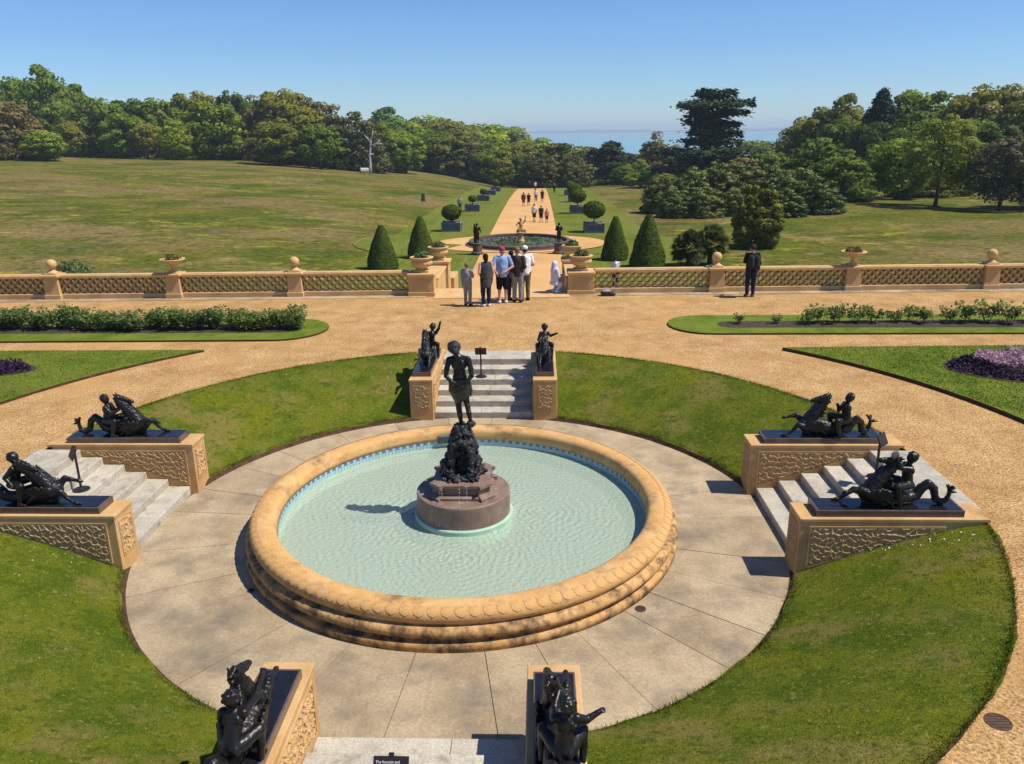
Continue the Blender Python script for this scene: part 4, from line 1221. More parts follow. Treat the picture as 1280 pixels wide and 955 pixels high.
# gate: front piers, wing walls stepping down beside the steps, big urns
def gate_side(s, name):
    cx = GL if s < 0 else GR
    y0 = 14.55 if s < 0 else 14.72
    l = 'by the grey-clad child' if s < 0 else 'beside the hooded child'
    root = empty('gate_pier', (cx, y0, TER))
    MB().box(-.46, .46, 0, .75, -.05, .15).build('foot', M['buff'], root, bevel=.012)
    MB().box(-.43, .43, .03, .72, .15, .66).build('shaft', M['buff'], root, bevel=.01)
    MB().box(-.30, .30, .018, .03, .22, .58).build('sunk_panel', M['buff_lattice'], root, bevel=.006)
    MB().box(-.47, .47, -.02, .77, .66, .78).build('cap', M['buff'], root, bevel=.03)
    tag(root, 'broad stone gate pier with urn ' + l, 'pier', 'gate piers')
    w = empty('wing_wall', (cx, y0, TER))
    i0 = .16 * -s
    MB().box(-.30 + i0, .30 + i0, .775, 3.3, -3.2, .42).build('wall', M['buff'], w, bevel=.012)
    MB().box(-.34 + i0, .34 + i0, .78, 3.34, .42, .50).build('coping', M['buff'], w, bevel=.02)
    MB().box(-.36 + i0, .40 + i0, 3.345, 4.1, -3.2, .56).build('end_pier', M['buff'], w, bevel=.012)
    MB().box(-.41 + i0, .45 + i0, 3.30, 4.15, .56, .66).build('end_cap', M['buff'], w, bevel=.02)
    MB().box(-.18 + i0 * 3.2, .18 + i0 * 3.2, 4.15, 5.6, -3.2, -.1, taper=.0).build('lower_block', M['buff'], w, bevel=.012)
    tag(w, 'stone wing wall running back from the gate pier ' + l, 'wall')
    for k, (dx, dy, dz, sc, f) in enumerate(((.0, .40, .78, 1.0, 'on the broad gate pier '), (i0, 3.7, .66, 1.0, 'at the rear of the wing wall '))):
        u = empty('stone_urn', (cx + dx, y0 + dy, TER + dz))
        MB().box(-.24, .24, -.24, .24, 0, .07).build('base', M['buff'], u, bevel=.012)
        def lob(a, z): return 1 + (.035 * math.cos(16 * a) if .13 < z < .36 else 0)
        MB().lathe([(.20, .07), (.16, .10), (.17, .13), (.27, .18), (.345, .25), (.365, .31), (.34, .37), (.32, .40), (.335, .43), (.40, .465), (.405, .49), (.36, .50), (.30, .47), (.05, .45)], 64, wob=lob).build('bowl', M['buff'], u, smooth=True)
        tag(u, 'ribbed stone urn ' + f + l, 'urn', 'ribbed urns of the gate')
        q, t = leaf_heap(300, (.26, .26, .22), .055, 20 + k + s, .47)
        p = link('potted_plant', quads_mesh('potted_plant', q, t, M['agave']), None, u.location)
        tag(p, 'plant in the ribbed urn ' + f + l, 'plant')
gate_side(-1, 'w'); gate_side(1, 'e')
# steps down to the long path
st = empty('garden_steps', (0, 0, 0)); tag(st, 'broad stone steps leading down from the gate to the long path', 'stairs')
for i in range(20):
    MB().box(-2.05, 2.05, 15.92 + .34 * i, 15.92 + .34 * (i + 1) + .02, -3.2, TER - .05 - .16 * i).build('step', M['buff'], st)

# ------------------------------------------------------------------ lower pool with its figures
zp = float(ground(0, 52)) + .085
pb = empty('lower_pool', (POOL[0], POOL[1], zp)); tag(pb, 'round dark rimmed pool with a central figure on the long path', 'pool')
MB().lathe([(4.35, -.1), (4.35, .05), (4.25, .09), (4.05, .10), (4.05, .30), (3.98, .36), (3.78, .37), (3.72, .33), (3.72, .02), (3.0, .02)], 64, cap=False).build('rim', M['dark_stone'], pb)
mb = MB(); mb.lathe([(3.74, .05), (3.74, .12)], 48); mb.build('pool_bed', surf('water_plants', [(.3, (.05, .055, .035)), (.5, (.12, .115, .075)), (.7, (.28, .26, .19))], scale=2.2, rough=.4, fine=9, fine_amt=.5), pb)
q, t = leaf_heap(900, (3.4, 3.4, .10), .10, 5, .12)
lp = link('water_plants', quads_mesh('water_plants', q, t, M['agave']), None, (POOL[0], POOL[1], zp)); tag(lp, 'low pale green water plants filling the lower pool', 'plants', kind='stuff')
cf = empty('pool_statue', (POOL[0] + .1, POOL[1], zp)); tag(cf, 'buff stone kneeling figure with raised arm in the lower pool', 'statue')
MB().lathe([(.30, 0), (.30, .3), (.22, .36), (.20, .75), (.34, .85), (.36, .92), (.1, .94)], 20).build('pedestal', M['buff'], cf)
mb = MB()
mb.chain([(-.28, 0, 1.0, .10), (-.12, -.05, 1.12, .13), (.02, 0, 1.2, .15), (.02, 0, 1.5, .15), (0, 0, 1.66, .13)], 10)
mb.chain([(.1, 0, 1.05, .12), (.32, -.05, 1.1, .09), (.36, -.05, .95, .07)], 10)
mb.chain([(-.16, 0, 1.66, .07), (.16, 0, 1.66, .07)], 8)
mb.chain([(.16, 0, 1.66, .065), (.34, -.02, 1.85, .05), (.36, 0, 2.12, .04), (.37, 0, 2.2, .05)], 8); mb.chain([(-.17, 0, 1.66, .065), (-.34, -.05, 1.5, .05), (-.2, -.16, 1.36, .04)], 8)
mb.chain([(0, 0, 1.72, .06), (0, 0, 1.86, .06)], 8); mb.ell((0, -.01, 1.93), (.11, .125, .14)); mb.ell((.0, .03, 1.98), (.125, .12, .12))
link('figure', union(mb, 'pool_figure', M['stone'], .022, 3), cf)

def bronze_on_pedestal(x, y, label, pose, rz):
    z = float(ground(x, y)) + .09
    o = empty('pedestal_statue', (x, y, z), rz); tag(o, label, 'statue', 'bronze statues before the lower pool')
    MB().lathe([(.46, 0), (.46, .10), (.40, .13), (.34, .17), (.33, .66), (.37, .70), (.38, .77), (.1, .78)], 28).build('pedestal', M['dark_stone'], o)
    mb = MB(); h = .78
    if pose == 'post':
        MB().box(-.24, -.12, -.1, .1, h, h + 1.35).build('support', M['bronze'], o)
    for s in (-1, 1):
        mb.chain([(s * .07, .02, h + .04, .045), (s * .075, 0, h + .33, .06), (s * .07, 0, h + .62, .085), (s * .06, 0, h + .72, .10)], 8)
        mb.chain([(s * .07, 0, h + .03, .035), (s * .08, .12, h + .025, .028)], 6)
        mb.chain([(s * .17, 0, h + 1.12, .06), (s * .23, -.02, h + .92, .048), (s * (.12 if pose != 'post' else .25), .12, h + (.84 if pose != 'post' else .72), .035)], 8)
    mb.chain([(0, 0, h + .74, .13), (0, 0, h + .92, .12), (0, 0, h + 1.08, .14)], 10); mb.chain([(-.15, 0, h + 1.12, .06), (.15, 0, h + 1.12, .06)], 8)
    mb.chain([(0, 0, h + 1.15, .05), (0, .01, h + 1.26, .05)], 8); mb.ell((0, .01, h + 1.33), (.085, .10, .11)); mb.ell((0, .11, h + 1.32), (.015, .02, .02), None, 6)
    link('figure', union(mb, 'pedestal_figure', M['bronze'], .02, 3), o)
bronze_on_pedestal(-3.2, 46.9, 'black bronze figure against an upright post on a round pedestal by the lower pool', 'post', 0)
bronze_on_pedestal(2.75, 46.9, 'black bronze figure standing free on a round pedestal by the lower pool', 'free', 0)

# ------------------------------------------------------------------ planter boxes along the path
def planter(x, y, w, h, label):
    z = float(ground(x, y)) + .02
    o = empty('planter_box', (x, y, z)); tag(o, label, 'planter', 'grey planter boxes along the path')
    MB().box(-w / 2 + .06, w / 2 - .06, -w / 2 + .06, w / 2 - .06, .02, h - .05).build('box', M['lead'], o)
    for sx in (-1, 1):
        for sy in (-1, 1):
            MB().box(sx * (w / 2 - .055) - .055, sx * (w / 2 - .055) + .055, sy * (w / 2 - .055) - .055, sy * (w / 2 - .055) + .055, 0, h + .06).build('corner_post', M['lead'], o, bevel=.01)
    for k in range(4):
        r = Matrix.Rotation(k * math.pi / 2, 4, 'Z')
        b = MB(); b.box(-w / 2 + .112, w / 2 - .112, -w / 2 + .02, -w / 2 + .10, h - .13, h).build('rail', M['pale_rail'] if k == 1 else M['lead'], o, rz=k * math.pi / 2)  # top rail on the east side is paler than the other three
        MB().box(-w / 2 + .112, w / 2 - .112, -w / 2 + .03, -w / 2 + .09, .02, .12).build('rail', M['lead'], o, rz=k * math.pi / 2)
    MB().box(-w / 2 + .11, w / 2 - .11, -w / 2 + .11, w / 2 - .11, h - .16, h - .09).build('soil', M['soil'], o)
    return z + h - .09
PLANTERS = [(-6.75, 63.1, 1.75, .82, 'first'), (-6.6, 86.0, 1.75, .82, 'second'), (-6.6, 106.0, 1.75, .8, 'third'), (-6.7, 126, 1.75, .8, 'fourth'), (-6.8, 145, 1.75, .8, 'fifth'),
            (6.25, 61.2, 1.8, .82, 'first'), (5.75, 81.5, 1.75, .82, 'second'), (6.3, 101.5, 1.75, .82, 'third'), (6.4, 122, 1.75, .8, 'fourth')]
PLANT_TOPS = []
for (x, y, w, h, n_) in PLANTERS:
    PLANT_TOPS.append((x, y, planter(x, y, w, h, 'grey square planter box, %s from the lower pool, %s' % (n_, 'dead tree side' if x < 0 else 'cedar side')), w))
# ------------------------------------------------------------------ people
SKIN = [plain('skin_light', (.52, .30, .21), .6), plain('skin_tan', (.42, .23, .15), .6)]
_cloth = {}
def cloth(name, col):
    if name not in _cloth: _cloth[name] = plain('cloth_' + name, col, .9, .15, .18, 12)
    return _cloth[name]
CL = dict(grey=(.24, .235, .25), darkgrey=(.055, .055, .065), charcoal=(.03, .028, .032), navy=(.015, .02, .045), blue=(.24, .36, .58), black=(.011, .011, .013), white=(.72, .71, .72), brown=(.045, .034, .028), khaki=(.16, .115, .06), red=(.42, .04, .05), pink=(.55, .16, .18), stripe=(.30, .30, .36), maroon=(.10, .03, .035), lilac=(.55, .55, .68), cream=(.62, .58, .50))
HAIR = dict(brown=(.05, .03, .018), dark=(.018, .013, .010), fair=(.20, .12, .055), grey=(.25, .23, .21))

def person(x, y, z, face, label, h=1.72, top='grey', legs='navy', hair='brown', shorts=False, sleeves='short', tunic=False, cap=None, hood=False, bag=False,
           armL='down', armR='down', stride=.0, detail=True, skin=0, pose='stand', bulk=1.0, group=None, shoes='darkgrey', hairlen=0, sandy=False):
    """local +y is the way the person faces"""
    k = h / 1.75
    root = empty('person', (x, y, z), face)
    S = lambda *p: tuple(c * k for c in p)
    vox = (.016 if detail else .03) * k
    n = 9 if detail else 7
    b = bulk
    if pose == 'stand':
        hipz = .93
        feet = [(-.10, -.14 * stride), (.10, .14 * stride)]
        J = []
        for i, (fx, fy) in enumerate(feet):
            J.append(dict(hip=(fx * .9, 0, hipz - .04), knee=(fx, fy * .45 + .03, .50), ank=(fx, fy, .09), toe=(fx * 1.15, fy + .15, .035)))
        tz, ty = 0.0, 0.0
    elif pose == 'kneel':                      # crouching child
        hipz = .42
        J = [dict(hip=(-.09, -.05, .40), knee=(-.12, .22, .36), ank=(-.10, .02, .08), toe=(-.10, .17, .035)), dict(hip=(.09, -.05, .40), knee=(.12, .22, .36), ank=(.10, .02, .08), toe=(.10, .17, .035))]
        tz, ty = -.50, .0
    sh_z = 1.43 + tz; 
    def arm(side, mode):
        sx = .19 * side * (.5 + .5 * b)
        s = (sx, 0 + ty, sh_z)
        M_ = {'down': ((sx * 1.3, -.02, 1.14), (sx * 1.32, .06, .88)), 'bent': ((sx * 1.35, -.06, 1.15), (sx * .8, .18, 1.05)), 'front': ((sx * 1.25, .05, 1.18), (sx * .35, .24, 1.18)),
              'out': ((sx * 1.5, .10, 1.22), (sx * 2.4, .22, 1.24)), 'hip': ((sx * 1.7, -.08, 1.18), (sx * 1.05, -.12, .98)), 'back': ((sx * 1.5, -.10, 1.15), (sx * .3, -.19, 1.02)), 'up': ((sx * 1.5, .12, 1.32), (sx * .9, .2, 1.55))}[mode]
        return [s] + [(p[0], p[1] + ty, p[2] + tz) for p in M_]
    arms = [arm(-1, armL), arm(1, armR)]
    hd = (0, .015 + ty, 1.635 + tz)
    # one continuous body
    mb = MB()
    for j in J:
        mb.chain([S(*j['hip']) + (.085 * k * b,), S(*j['knee']) + (.058 * k,), S(*j['ank']) + (.042 * k,)], n)
        mb.chain([S(*j['ank']) + (.04 * k,), S(*j['toe']) + (.035 * k,)], n)
    mb.chain([S(0, ty, hipz) + (.13 * k * b,), S(0, ty, 1.15 + tz) + (.125 * k * b,), S(0, ty, 1.36 + tz) + (.125 * k,)], n)
    mb.chain([S(-.13, ty, sh_z - .02) + (.06 * k,), S(.13, ty, sh_z - .02) + (.06 * k,)], n)
    mb.chain([S(0, ty, 1.44 + tz) + (.052 * k,), S(0, .01 + ty, 1.56 + tz) + (.05 * k,)], n)
    mb.ell(S(*hd), S(.078, .095, .115), None, 12); mb.ell(S(hd[0], hd[1] + .02, hd[2] - .06), S(.058, .07, .055), None, 10)
    mb.ell(S(hd[0], hd[1] + .098, hd[2] - .015), S(.016, .02, .025), None, 8)
    for s in (-1, 1): mb.ell(S(hd[0] + s * .08, hd[1] - .005, hd[2] - .01), S(.014, .02, .03), None, 8)
    for a in arms:
        mb.chain([S(*a[0]) + (.052 * k,), S(*a[1]) + (.040 * k,), S(*a[2]) + (.028 * k,)], n)
        d = (Vector(a[2]) - Vector(a[1])).normalized()
        mb.capsule(S(*a[2]), .03 * k, S(*(Vector(a[2]) + d * .06)), .03 * k, n)
    me = union(mb, 'body', SKIN[skin], vox, 2)
    if detail:                                 # fingers and thumb
        bm = bmesh.new(); bm.from_mesh(me)
        fm = MB()
        for i, a in enumerate(arms):
            w = Vector(a[2]); d = (w - Vector(a[1])).normalized()
            sv = d.cross(Vector((1, 0, 0)) if abs(d.x) < .8 else Vector((0, 1, 0))).normalized()
            for q in range(4):
                o1 = w + d * .075 + sv * (q - 1.5) * .017; o2 = o1 + d * (.05 - .007 * abs(q - 1.4)); o3 = o2 + d * .025 + Vector((0, .012, -.006))
                fm.capsule(S(*o1), .0085 * k, S(*o2), .008 * k, 6); fm.capsule(S(*o2), .008 * k, S(*o3), .007 * k, 6)
            o1 = w + d * .03 + sv * -.03
            fm.capsule(S(*o1), .01 * k, S(*(o1 + d * .045 - sv * .022)), .008 * k, 6)
        t = fm.mesh('f'); bm.from_mesh(t); bm.to_mesh(me); bm.free(); bpy.data.meshes.remove(t)
        me.polygons.foreach_set('use_smooth', [True] * len(me.polygons))
    link('body', me, root)
    # clothes
    mb = MB()
    low = .86 + tz if not tunic else .66 + tz
    if pose != 'stand': low = hipz - .02
    mb.chain([S(0, ty, low + .06) + (.155 * k * b * (1.12 if tunic else 1),), S(0, ty, 1.12 + tz) + (.142 * k * b,), S(0, ty, 1.36 + tz) + (.14 * k,)], n)
    mb.chain([S(-.08 * b, ty, low + .08) + (.115 * k * b,), S(-.08, ty, 1.3 + tz) + (.115 * k,)], n); mb.chain([S(.08 * b, ty, low + .08) + (.115 * k * b,), S(.08, ty, 1.3 + tz) + (.115 * k,)], n)
    mb.chain([S(-.15, ty, sh_z - .015) + (.068 * k,), S(.15, ty, sh_z - .015) + (.068 * k,)], n)
    for a in arms:
        e = Vector(a[1]); s0 = Vector(a[0])
        if sleeves == 'short': mb.chain([S(*s0) + (.066 * k,), S(*(s0.lerp(e, .75))) + (.06 * k,)], n)
        elif sleeves == 'long': mb.chain([S(*s0) + (.066 * k,), S(*e) + (.052 * k,), S(*(e.lerp(Vector(a[2]), .92))) + (.038 * k,)], n)
    link('shirt' if not tunic else 'tunic', union(mb, 'shirt', cloth(top, CL[top]), vox, 2, .008 * k, 14, (low - .02) * k if pose == 'stand' else None), root)
    mb = MB()
    mb.chain([S(-.07, ty, hipz) + (.125 * k * b,), S(.07, ty, hipz) + (.125 * k * b,)], n)
    for j in J:
        kn, an = Vector(j['knee']), Vector(j['ank'])
        if shorts: mb.chain([S(*j['hip']) + (.11 * k * b,), S(*kn) + (.088 * k,)], n)
        else: mb.chain([S(*j['hip']) + (.108 * k * b,), S(*kn) + (.075 * k,), S(*(kn.lerp(an, .93))) + (.06 * k,)], n)
    link('shorts' if shorts else 'trousers', union(mb, 'trousers', cloth(legs, CL[legs]), vox, 2, .008 * k, 12), root)
    for j in J:
        mb = MB(); mb.chain([S(j['ank'][0], j['ank'][1] - .02, .05) + (.052 * k,), S(*j['toe']) + (.044 * k,)], n)
        link('shoe', union(mb, 'shoe', cloth(shoes, CL[shoes]), vox, 1), root)
    mb = MB()
    if hood:
        mb.ell(S(hd[0], hd[1] - .02, hd[2] + .0), S(.115, .125, .15), None, 12); mb.chain([S(0, ty - .02, hd[2] - .1) + (.12 * k,), S(0, ty, sh_z - .05) + (.17 * k,)], n)
        link('hood', union(mb, 'hood', cloth(top, CL[top]), vox, 2), root)
    elif cap:
        mb.ell(S(hd[0], hd[1] - .01, hd[2] + .045), S(.092, .108, .085), None, 12); mb.ell(S(hd[0], hd[1] + .11, hd[2] + .035), S(.07, .07, .012), None, 10)
        link('cap', union(mb, 'cap', cloth(cap, CL[cap]), vox * .8, 1), root)
        mb = MB(); mb.ell(S(hd[0], hd[1] - .03, hd[2] - .02), S(.084, .08, .07), None, 10); link('hair', union(mb, 'hair', cloth('hair_' + hair, HAIR[hair]), vox, 1), root)
    else:
        mb.ell(S(hd[0], hd[1] - .022, hd[2] + .03), S(.09, .10, .105), None, 12)
        if hairlen: mb.chain([S(0, hd[1] - .06, hd[2] - .02) + (.075 * k,), S(0, hd[1] - .08, hd[2] - hairlen) + (.05 * k,)], n)
        link('hair', union(mb, 'hair', cloth('hair_' + hair, HAIR[hair]), vox, 1, .006, 25), root)
    if bag:
        mb = MB(); mb.chain([S(-.09, -.18, 1.34) + (.10 * k,), S(-.09, -.19, 1.08) + (.11 * k,)], n); mb.chain([S(.09, -.18, 1.34) + (.10 * k,), S(.09, -.19, 1.08) + (.11 * k,)], n)
        o = link('backpack', union(mb, 'backpack', cloth('charcoal', CL['charcoal']), vox, 2), None, (x, y, z), face)
        tag(o, 'dark backpack worn by the person leaning at the balustrade', 'backpack')
    tag(root, label, 'person', group)
    return root

T0 = TER
GG = 'visitors gathered at the gate'
person(-1.01, 13.1, T0, rad(-20), 'child in grey top and trousers reaching out to the woman in a tunic', 1.36, 'grey', 'grey', 'fair', sleeves='short', armR='front', armL='down', group=GG, shoes='black')
person(-.41, 12.97, T0, rad(25), 'woman in dark tunic, navy leggings and white shoes at the gate', 1.66, 'darkgrey', 'navy', 'dark', tunic=True, sleeves='none', armL='bent', group=GG, shoes='white', hairlen=.12)
person(.09, 13.45, T0, rad(10), 'man in light blue shirt, black shorts and red cap, hand behind his back', 1.80, 'blue', 'black', 'grey', shorts=True, armR='back', armL='hip', cap='red', bulk=1.12, group=GG, shoes='white')
person(.36, 13.85, T0, rad(-30), 'person in pink top half hidden between two men at the gate', 1.62, 'pink', 'darkgrey', 'dark', armL='bent', group=GG)
person(.56, 13.55, T0, rad(-12), 'man in dark brown jacket and grey trousers at the gate', 1.78, 'brown', 'grey', 'fair', sleeves='long', armL='bent', armR='bent', group=GG, shoes='black')
person(.80, 13.85, T0, rad(20), 'man in white sleeves, khaki trousers and white cap at the gate', 1.78, 'white', 'khaki', 'brown', armL='front', armR='bent', cap='white', group=GG, shoes='black', bulk=1.05)
person(1.78, 14.98, T0 + .03, rad(-60), 'hooded child in pale lilac squatting at the top of the garden steps', 1.48, 'lilac', 'lilac', 'fair', sleeves='long', hood=True, pose='kneel', armL='front', armR='front', shoes='white')
person(8.15, 14.27, T0, rad(4), 'person in black with backpack and pale sleeve leaning towards the balustrade', 1.70, 'black', 'navy', 'brown', sleeves='long', armL='front', armR='down', bag=True, shoes='khaki')
zl = lambda x, y, o=.06: float(ground(x, y)) + o
person(5.62, 33.6, float(ground(5.62, 33.6)) + .03, rad(0), 'dark haired person in white seen over the rail beside the cone yews', 1.66, 'white', 'navy', 'dark', armL='front', armR='front')
# bundle on the ground by the gate pier
bu = empty('bag', (3.45, 14.55, T0 + .012)); tag(bu, 'small grey and white bag lying by the gate pier', 'bag')
mb = MB(); mb.ell((0, 0, .10), (.15, .11, .10)); mb.ell((.18, -.02, .08), (.12, .10, .08)); mb.ell((.28, -.04, .045), (.07, .06, .045))
link('sack', union(mb, 'bag', cloth('darkgrey', CL['darkgrey']), .014, 2, .02, 14), bu)
mb = MB(); mb.ell((.02, -.02, .16), (.17, .11, .05)); mb.chain([(-.1, -.05, .2, .014), (0, -.06, .24, .014), (.1, -.04, .18, .014)], 6); link('flap', union(mb, 'flap', cloth('stripe', CL['stripe']), .012, 1), bu)
GP = 'people strolling on the long path'
far_people = [
    (.85, 71.0, 'man in white shirt and dark shorts walking away on the long path', 1.78, 'white', 'black', True, 'short', 'dark'),
    (1.55, 70.3, 'woman in dark dress walking beside the man in white', 1.66, 'charcoal', 'black', True, 'short', 'dark'),
    (2.12, 69.6, 'child in pink and blue walking beside the woman in dark', 1.38, 'pink', 'navy', True, 'short', 'brown'),
    (-.60, 93.0, 'person in maroon jacket on the long path beside one in black', 1.76, 'maroon', 'maroon', True, 'long', 'brown'),
    (.05, 94.0, 'person in black top on the long path beside the maroon jacket', 1.62, 'black', 'black', True, 'short', 'brown'),
    (.95, 103.0, 'person in white top and black skirt on the long path', 1.68, 'white', 'black', False, 'short', 'dark'),
    (1.85, 101.0, 'person in brown on the long path with bare legs', 1.70, 'brown', 'brown', True, 'short', 'dark'),
    (.75, 148.0, 'far person in pale top near the end of the long path', 1.72, 'cream', 'maroon', False, 'short', 'fair'),
    (-.55, 163.5, 'far person in dark red at the end of the path beneath the oak', 1.7, 'maroon', 'black', False, 'long', 'dark'),
    (.05, 165.0, 'far person in black at the end of the path beneath the oak', 1.72, 'black', 'black', False, 'long', 'dark'),
    (4.1, 131.0, 'far person in dark clothes on the grass beside the path', 1.72, 'charcoal', 'navy', False, 'long', 'grey'),
    (6.2, 113.5, 'far person in white beside the planter on the cedar side', 1.74, 'white', 'navy', True, 'short', 'brown'),
    (6.95, 112.5, 'far person in lilac beside the planter on the cedar side', 1.68, 'lilac', 'maroon', True, 'short', 'brown'),
    (-8.15, 86.2, 'standing person in pale top by the planter on the meadow side', 1.72, 'stripe', 'charcoal', False, 'short', 'fair'),
]
for i, (x, y, l, h, tp, lg, sh_, sl, hr) in enumerate(far_people):
    person(x, y, zl(x, y, .06 if abs(x) < 3 else .02), rad((i * 37) % 30 - 15), l, h, tp, lg, hr, shorts=sh_, sleeves=sl, stride=(.8 if i % 2 else -.8), detail=False, group=GP)
person(-8.9, 84.6, zl(-8.9, 84.6, .02), rad(70), 'child in white crouching on the grass by the planter', 1.45, 'white', 'white', 'fair', pose='kneel', detail=False, armL='front', armR='front')
# ------------------------------------------------------------------ trees
LM = {
    'green': leaf_mat('leaf_green', (0.086, 0.132, 0.016), (0.150, 0.217, 0.023), (0.239, 0.300, 0.034)),
    'fresh': leaf_mat('leaf_fresh', (0.141, 0.203, 0.020), (0.230, 0.309, 0.030), (0.332, 0.396, 0.042)),
    'dark': leaf_mat('leaf_dark', (0.044, 0.079, 0.012), (0.083, 0.126, 0.018), (0.137, 0.185, 0.025)),
    'olive': leaf_mat('leaf_olive', (0.118, 0.129, 0.019), (0.202, 0.208, 0.030), (0.294, 0.276, 0.042)),
    'holm': leaf_mat('leaf_holm', (0.072, 0.080, 0.023), (0.132, 0.132, 0.036), (0.212, 0.193, 0.056), .2),
    'brown': leaf_mat('leaf_brown', (0.120, 0.094, 0.036), (0.201, 0.158, 0.057), (0.274, 0.219, 0.074), .2),
    'cedar': leaf_mat('leaf_cedar', (0.022, 0.039, 0.016), (0.039, 0.062, 0.023), (0.069, 0.092, 0.029), .1, vary=.1),
    'cedardark': leaf_mat('leaf_conifer', (0.026, 0.035, 0.016), (0.045, 0.058, 0.023), (0.072, 0.083, 0.031), .1, vary=.15),
    'spruce': leaf_mat('leaf_spruce', (0.015, 0.030, 0.015), (0.027, 0.045, 0.020), (0.045, 0.068, 0.025), .1, vary=.1),
    'shrub': leaf_mat('leaf_shrub', (0.070, 0.095, 0.013), (0.125, 0.156, 0.021), (0.220, 0.246, 0.036), .2, spec=.4),
    'yew': leaf_mat('leaf_yew', (0.082, 0.104, 0.016), (0.191, 0.191, 0.027), (0.341, 0.286, 0.041), .2),
    'dome': leaf_mat('leaf_dome', (0.076, 0.116, 0.017), (0.131, 0.188, 0.026), (0.195, 0.255, 0.038)),
    'light': leaf_mat('leaf_light', (0.140, 0.190, 0.027), (0.220, 0.270, 0.041), (0.300, 0.330, 0.057), .4),
    'grey': leaf_mat('leaf_grey', (0.073, 0.073, 0.032), (0.124, 0.119, 0.052), (0.181, 0.174, 0.078), .25),
}

LM['undergreen'] = LM['green']; LM['underolive'] = LM['olive']

def crown(seed, H, W, base=.12, blobs=85, per=75, leaf=.42, br=.17, shape='round', inner=.25):
    """foliage as many leaf faces gathered in clumps over an uneven crown"""
    g = np.random.default_rng(seed)
    C = []; Rb = []
    tries = 0
    lobes = [(g.uniform(0, 2 * math.pi), g.uniform(.75, 1.1), g.uniform(-.25, .5)) for _ in range(5)]
    while len(C) < blobs:
        tries += 1
        d = g.normal(size=3); d /= np.linalg.norm(d)
        if d[2] < -.8: continue
        rr = g.uniform(.55, 1.0) ** .5
        az = math.atan2(d[1], d[0])
        lob = .82 + .22 * max(math.exp(-((az - a + math.pi) % (2 * math.pi) - math.pi) ** 2 / .35) * s for a, s, _ in lobes)
        x, y, z = d * rr * lob
        if shape == 'dome': z = abs(z) ** .9 * (1 if z > -.1 else .3)
        cz = base * H + (H * (1 - base)) * (.44 + .50 * z) if shape == 'round' else base * H + H * (1 - base) * max(0, z) * .92
        sc = 1.0
        if shape == 'round' and z < 0: sc = 1 + .25 * z
        C.append((x * W / 2 * .86 * sc, y * W / 2 * .86 * sc, cz)); Rb.append(br * W * g.uniform(.55, 1.15) * (.8 if rr > .9 else 1))
    pos = []; nrm = []; tint = []; size = []; sft = []
    for c, r in zip(C, Rb):
        d = g.normal(size=(per, 3)); d[:, 2] += .35
        d /= np.linalg.norm(d, axis=1, keepdims=True)
        q = np.where(g.random(per) < inner, g.uniform(.3, .8, per), g.uniform(.82, 1.1, per))[:, None]
        pos.append(np.array(c) + d * q * r * [1, 1, .78]); nrm.append(d + g.normal(size=(per, 3)) * .5); sft.append(d)
        tint.append(np.clip(g.normal(.5, .16) + g.normal(0, .13, per), 0, 1)); size.append(g.uniform(.6, 1.35, per) * leaf)
    pos = np.concatenate(pos); pos[:, 2] = np.maximum(pos[:, 2], .05)
    nrm = np.concatenate(nrm)
    soft = np.concatenate(sft) * .8 + nrm * .35 + (pos - [0, 0, H * .45]) / (W * .5) * .35
    return leaf_quads(pos, nrm, np.concatenate(size), g, 1.4), np.concatenate(tint), soft

def plates(seed, H, W, leaf=.34, tiers=9, flat=True, taper=1.0, per=420):
    """conifer with layered sprays of foliage"""
    g = np.random.default_rng(seed)
    pos = []; nrm = []; tint = []
    for t in range(tiers):
        u = (t + .5) / tiers
        z = H * (.10 + .86 * u)
        if flat: w = W / 2 * (1.0 if u < .3 else .82 if u < .5 else .70 if u < .9 else .45) * [1.0, .9, 1.05, .8, .98, .7, .95, 1.0, .9][t % 9] * g.uniform(.9, 1.05)
        else: w = W / 2 * (1 - u) ** taper * g.uniform(.85, 1.1) + .1 * W
        nb = 9 if flat else 8
        a0 = g.uniform(0, 6)
        for b in range(nb):
            a = a0 + 2 * math.pi * b / nb + g.uniform(-.3, .3)
            L = w * g.uniform(.55, 1.1)
            n = int(per / nb * 3 * (.4 + .6 * L / (W / 2)))
            s = g.uniform(0.05, 1.0, n) ** .65
            dz = H * .018 * g.normal(size=n) + (H * .035 * np.sin(s * 2.4) if flat else -H * .07 * s)
            sp = (.10 + .30 * np.sin(s * math.pi * .85)) * L
            off = g.normal(size=n) * sp * .7
            p = np.stack([np.cos(a) * s * L - np.sin(a) * off, np.sin(a) * s * L + np.cos(a) * off, z + dz + g.uniform(-.02, .02) * H], 1)
            pos.append(p)
            nv = g.normal(size=(n, 3)) * .45; nv[:, 2] += 1.0; nv[:, :2] += np.array([np.cos(a), np.sin(a)]) * .35
            nrm.append(nv); tint.append(np.clip(g.normal(.5, .12) + g.normal(0, .16, n), 0, 1))
    pos = np.concatenate(pos)
    n = len(pos)
    return leaf_quads(pos, np.concatenate(nrm), g.uniform(.6, 1.4, n) * leaf, g, 1.8), np.concatenate(tint)

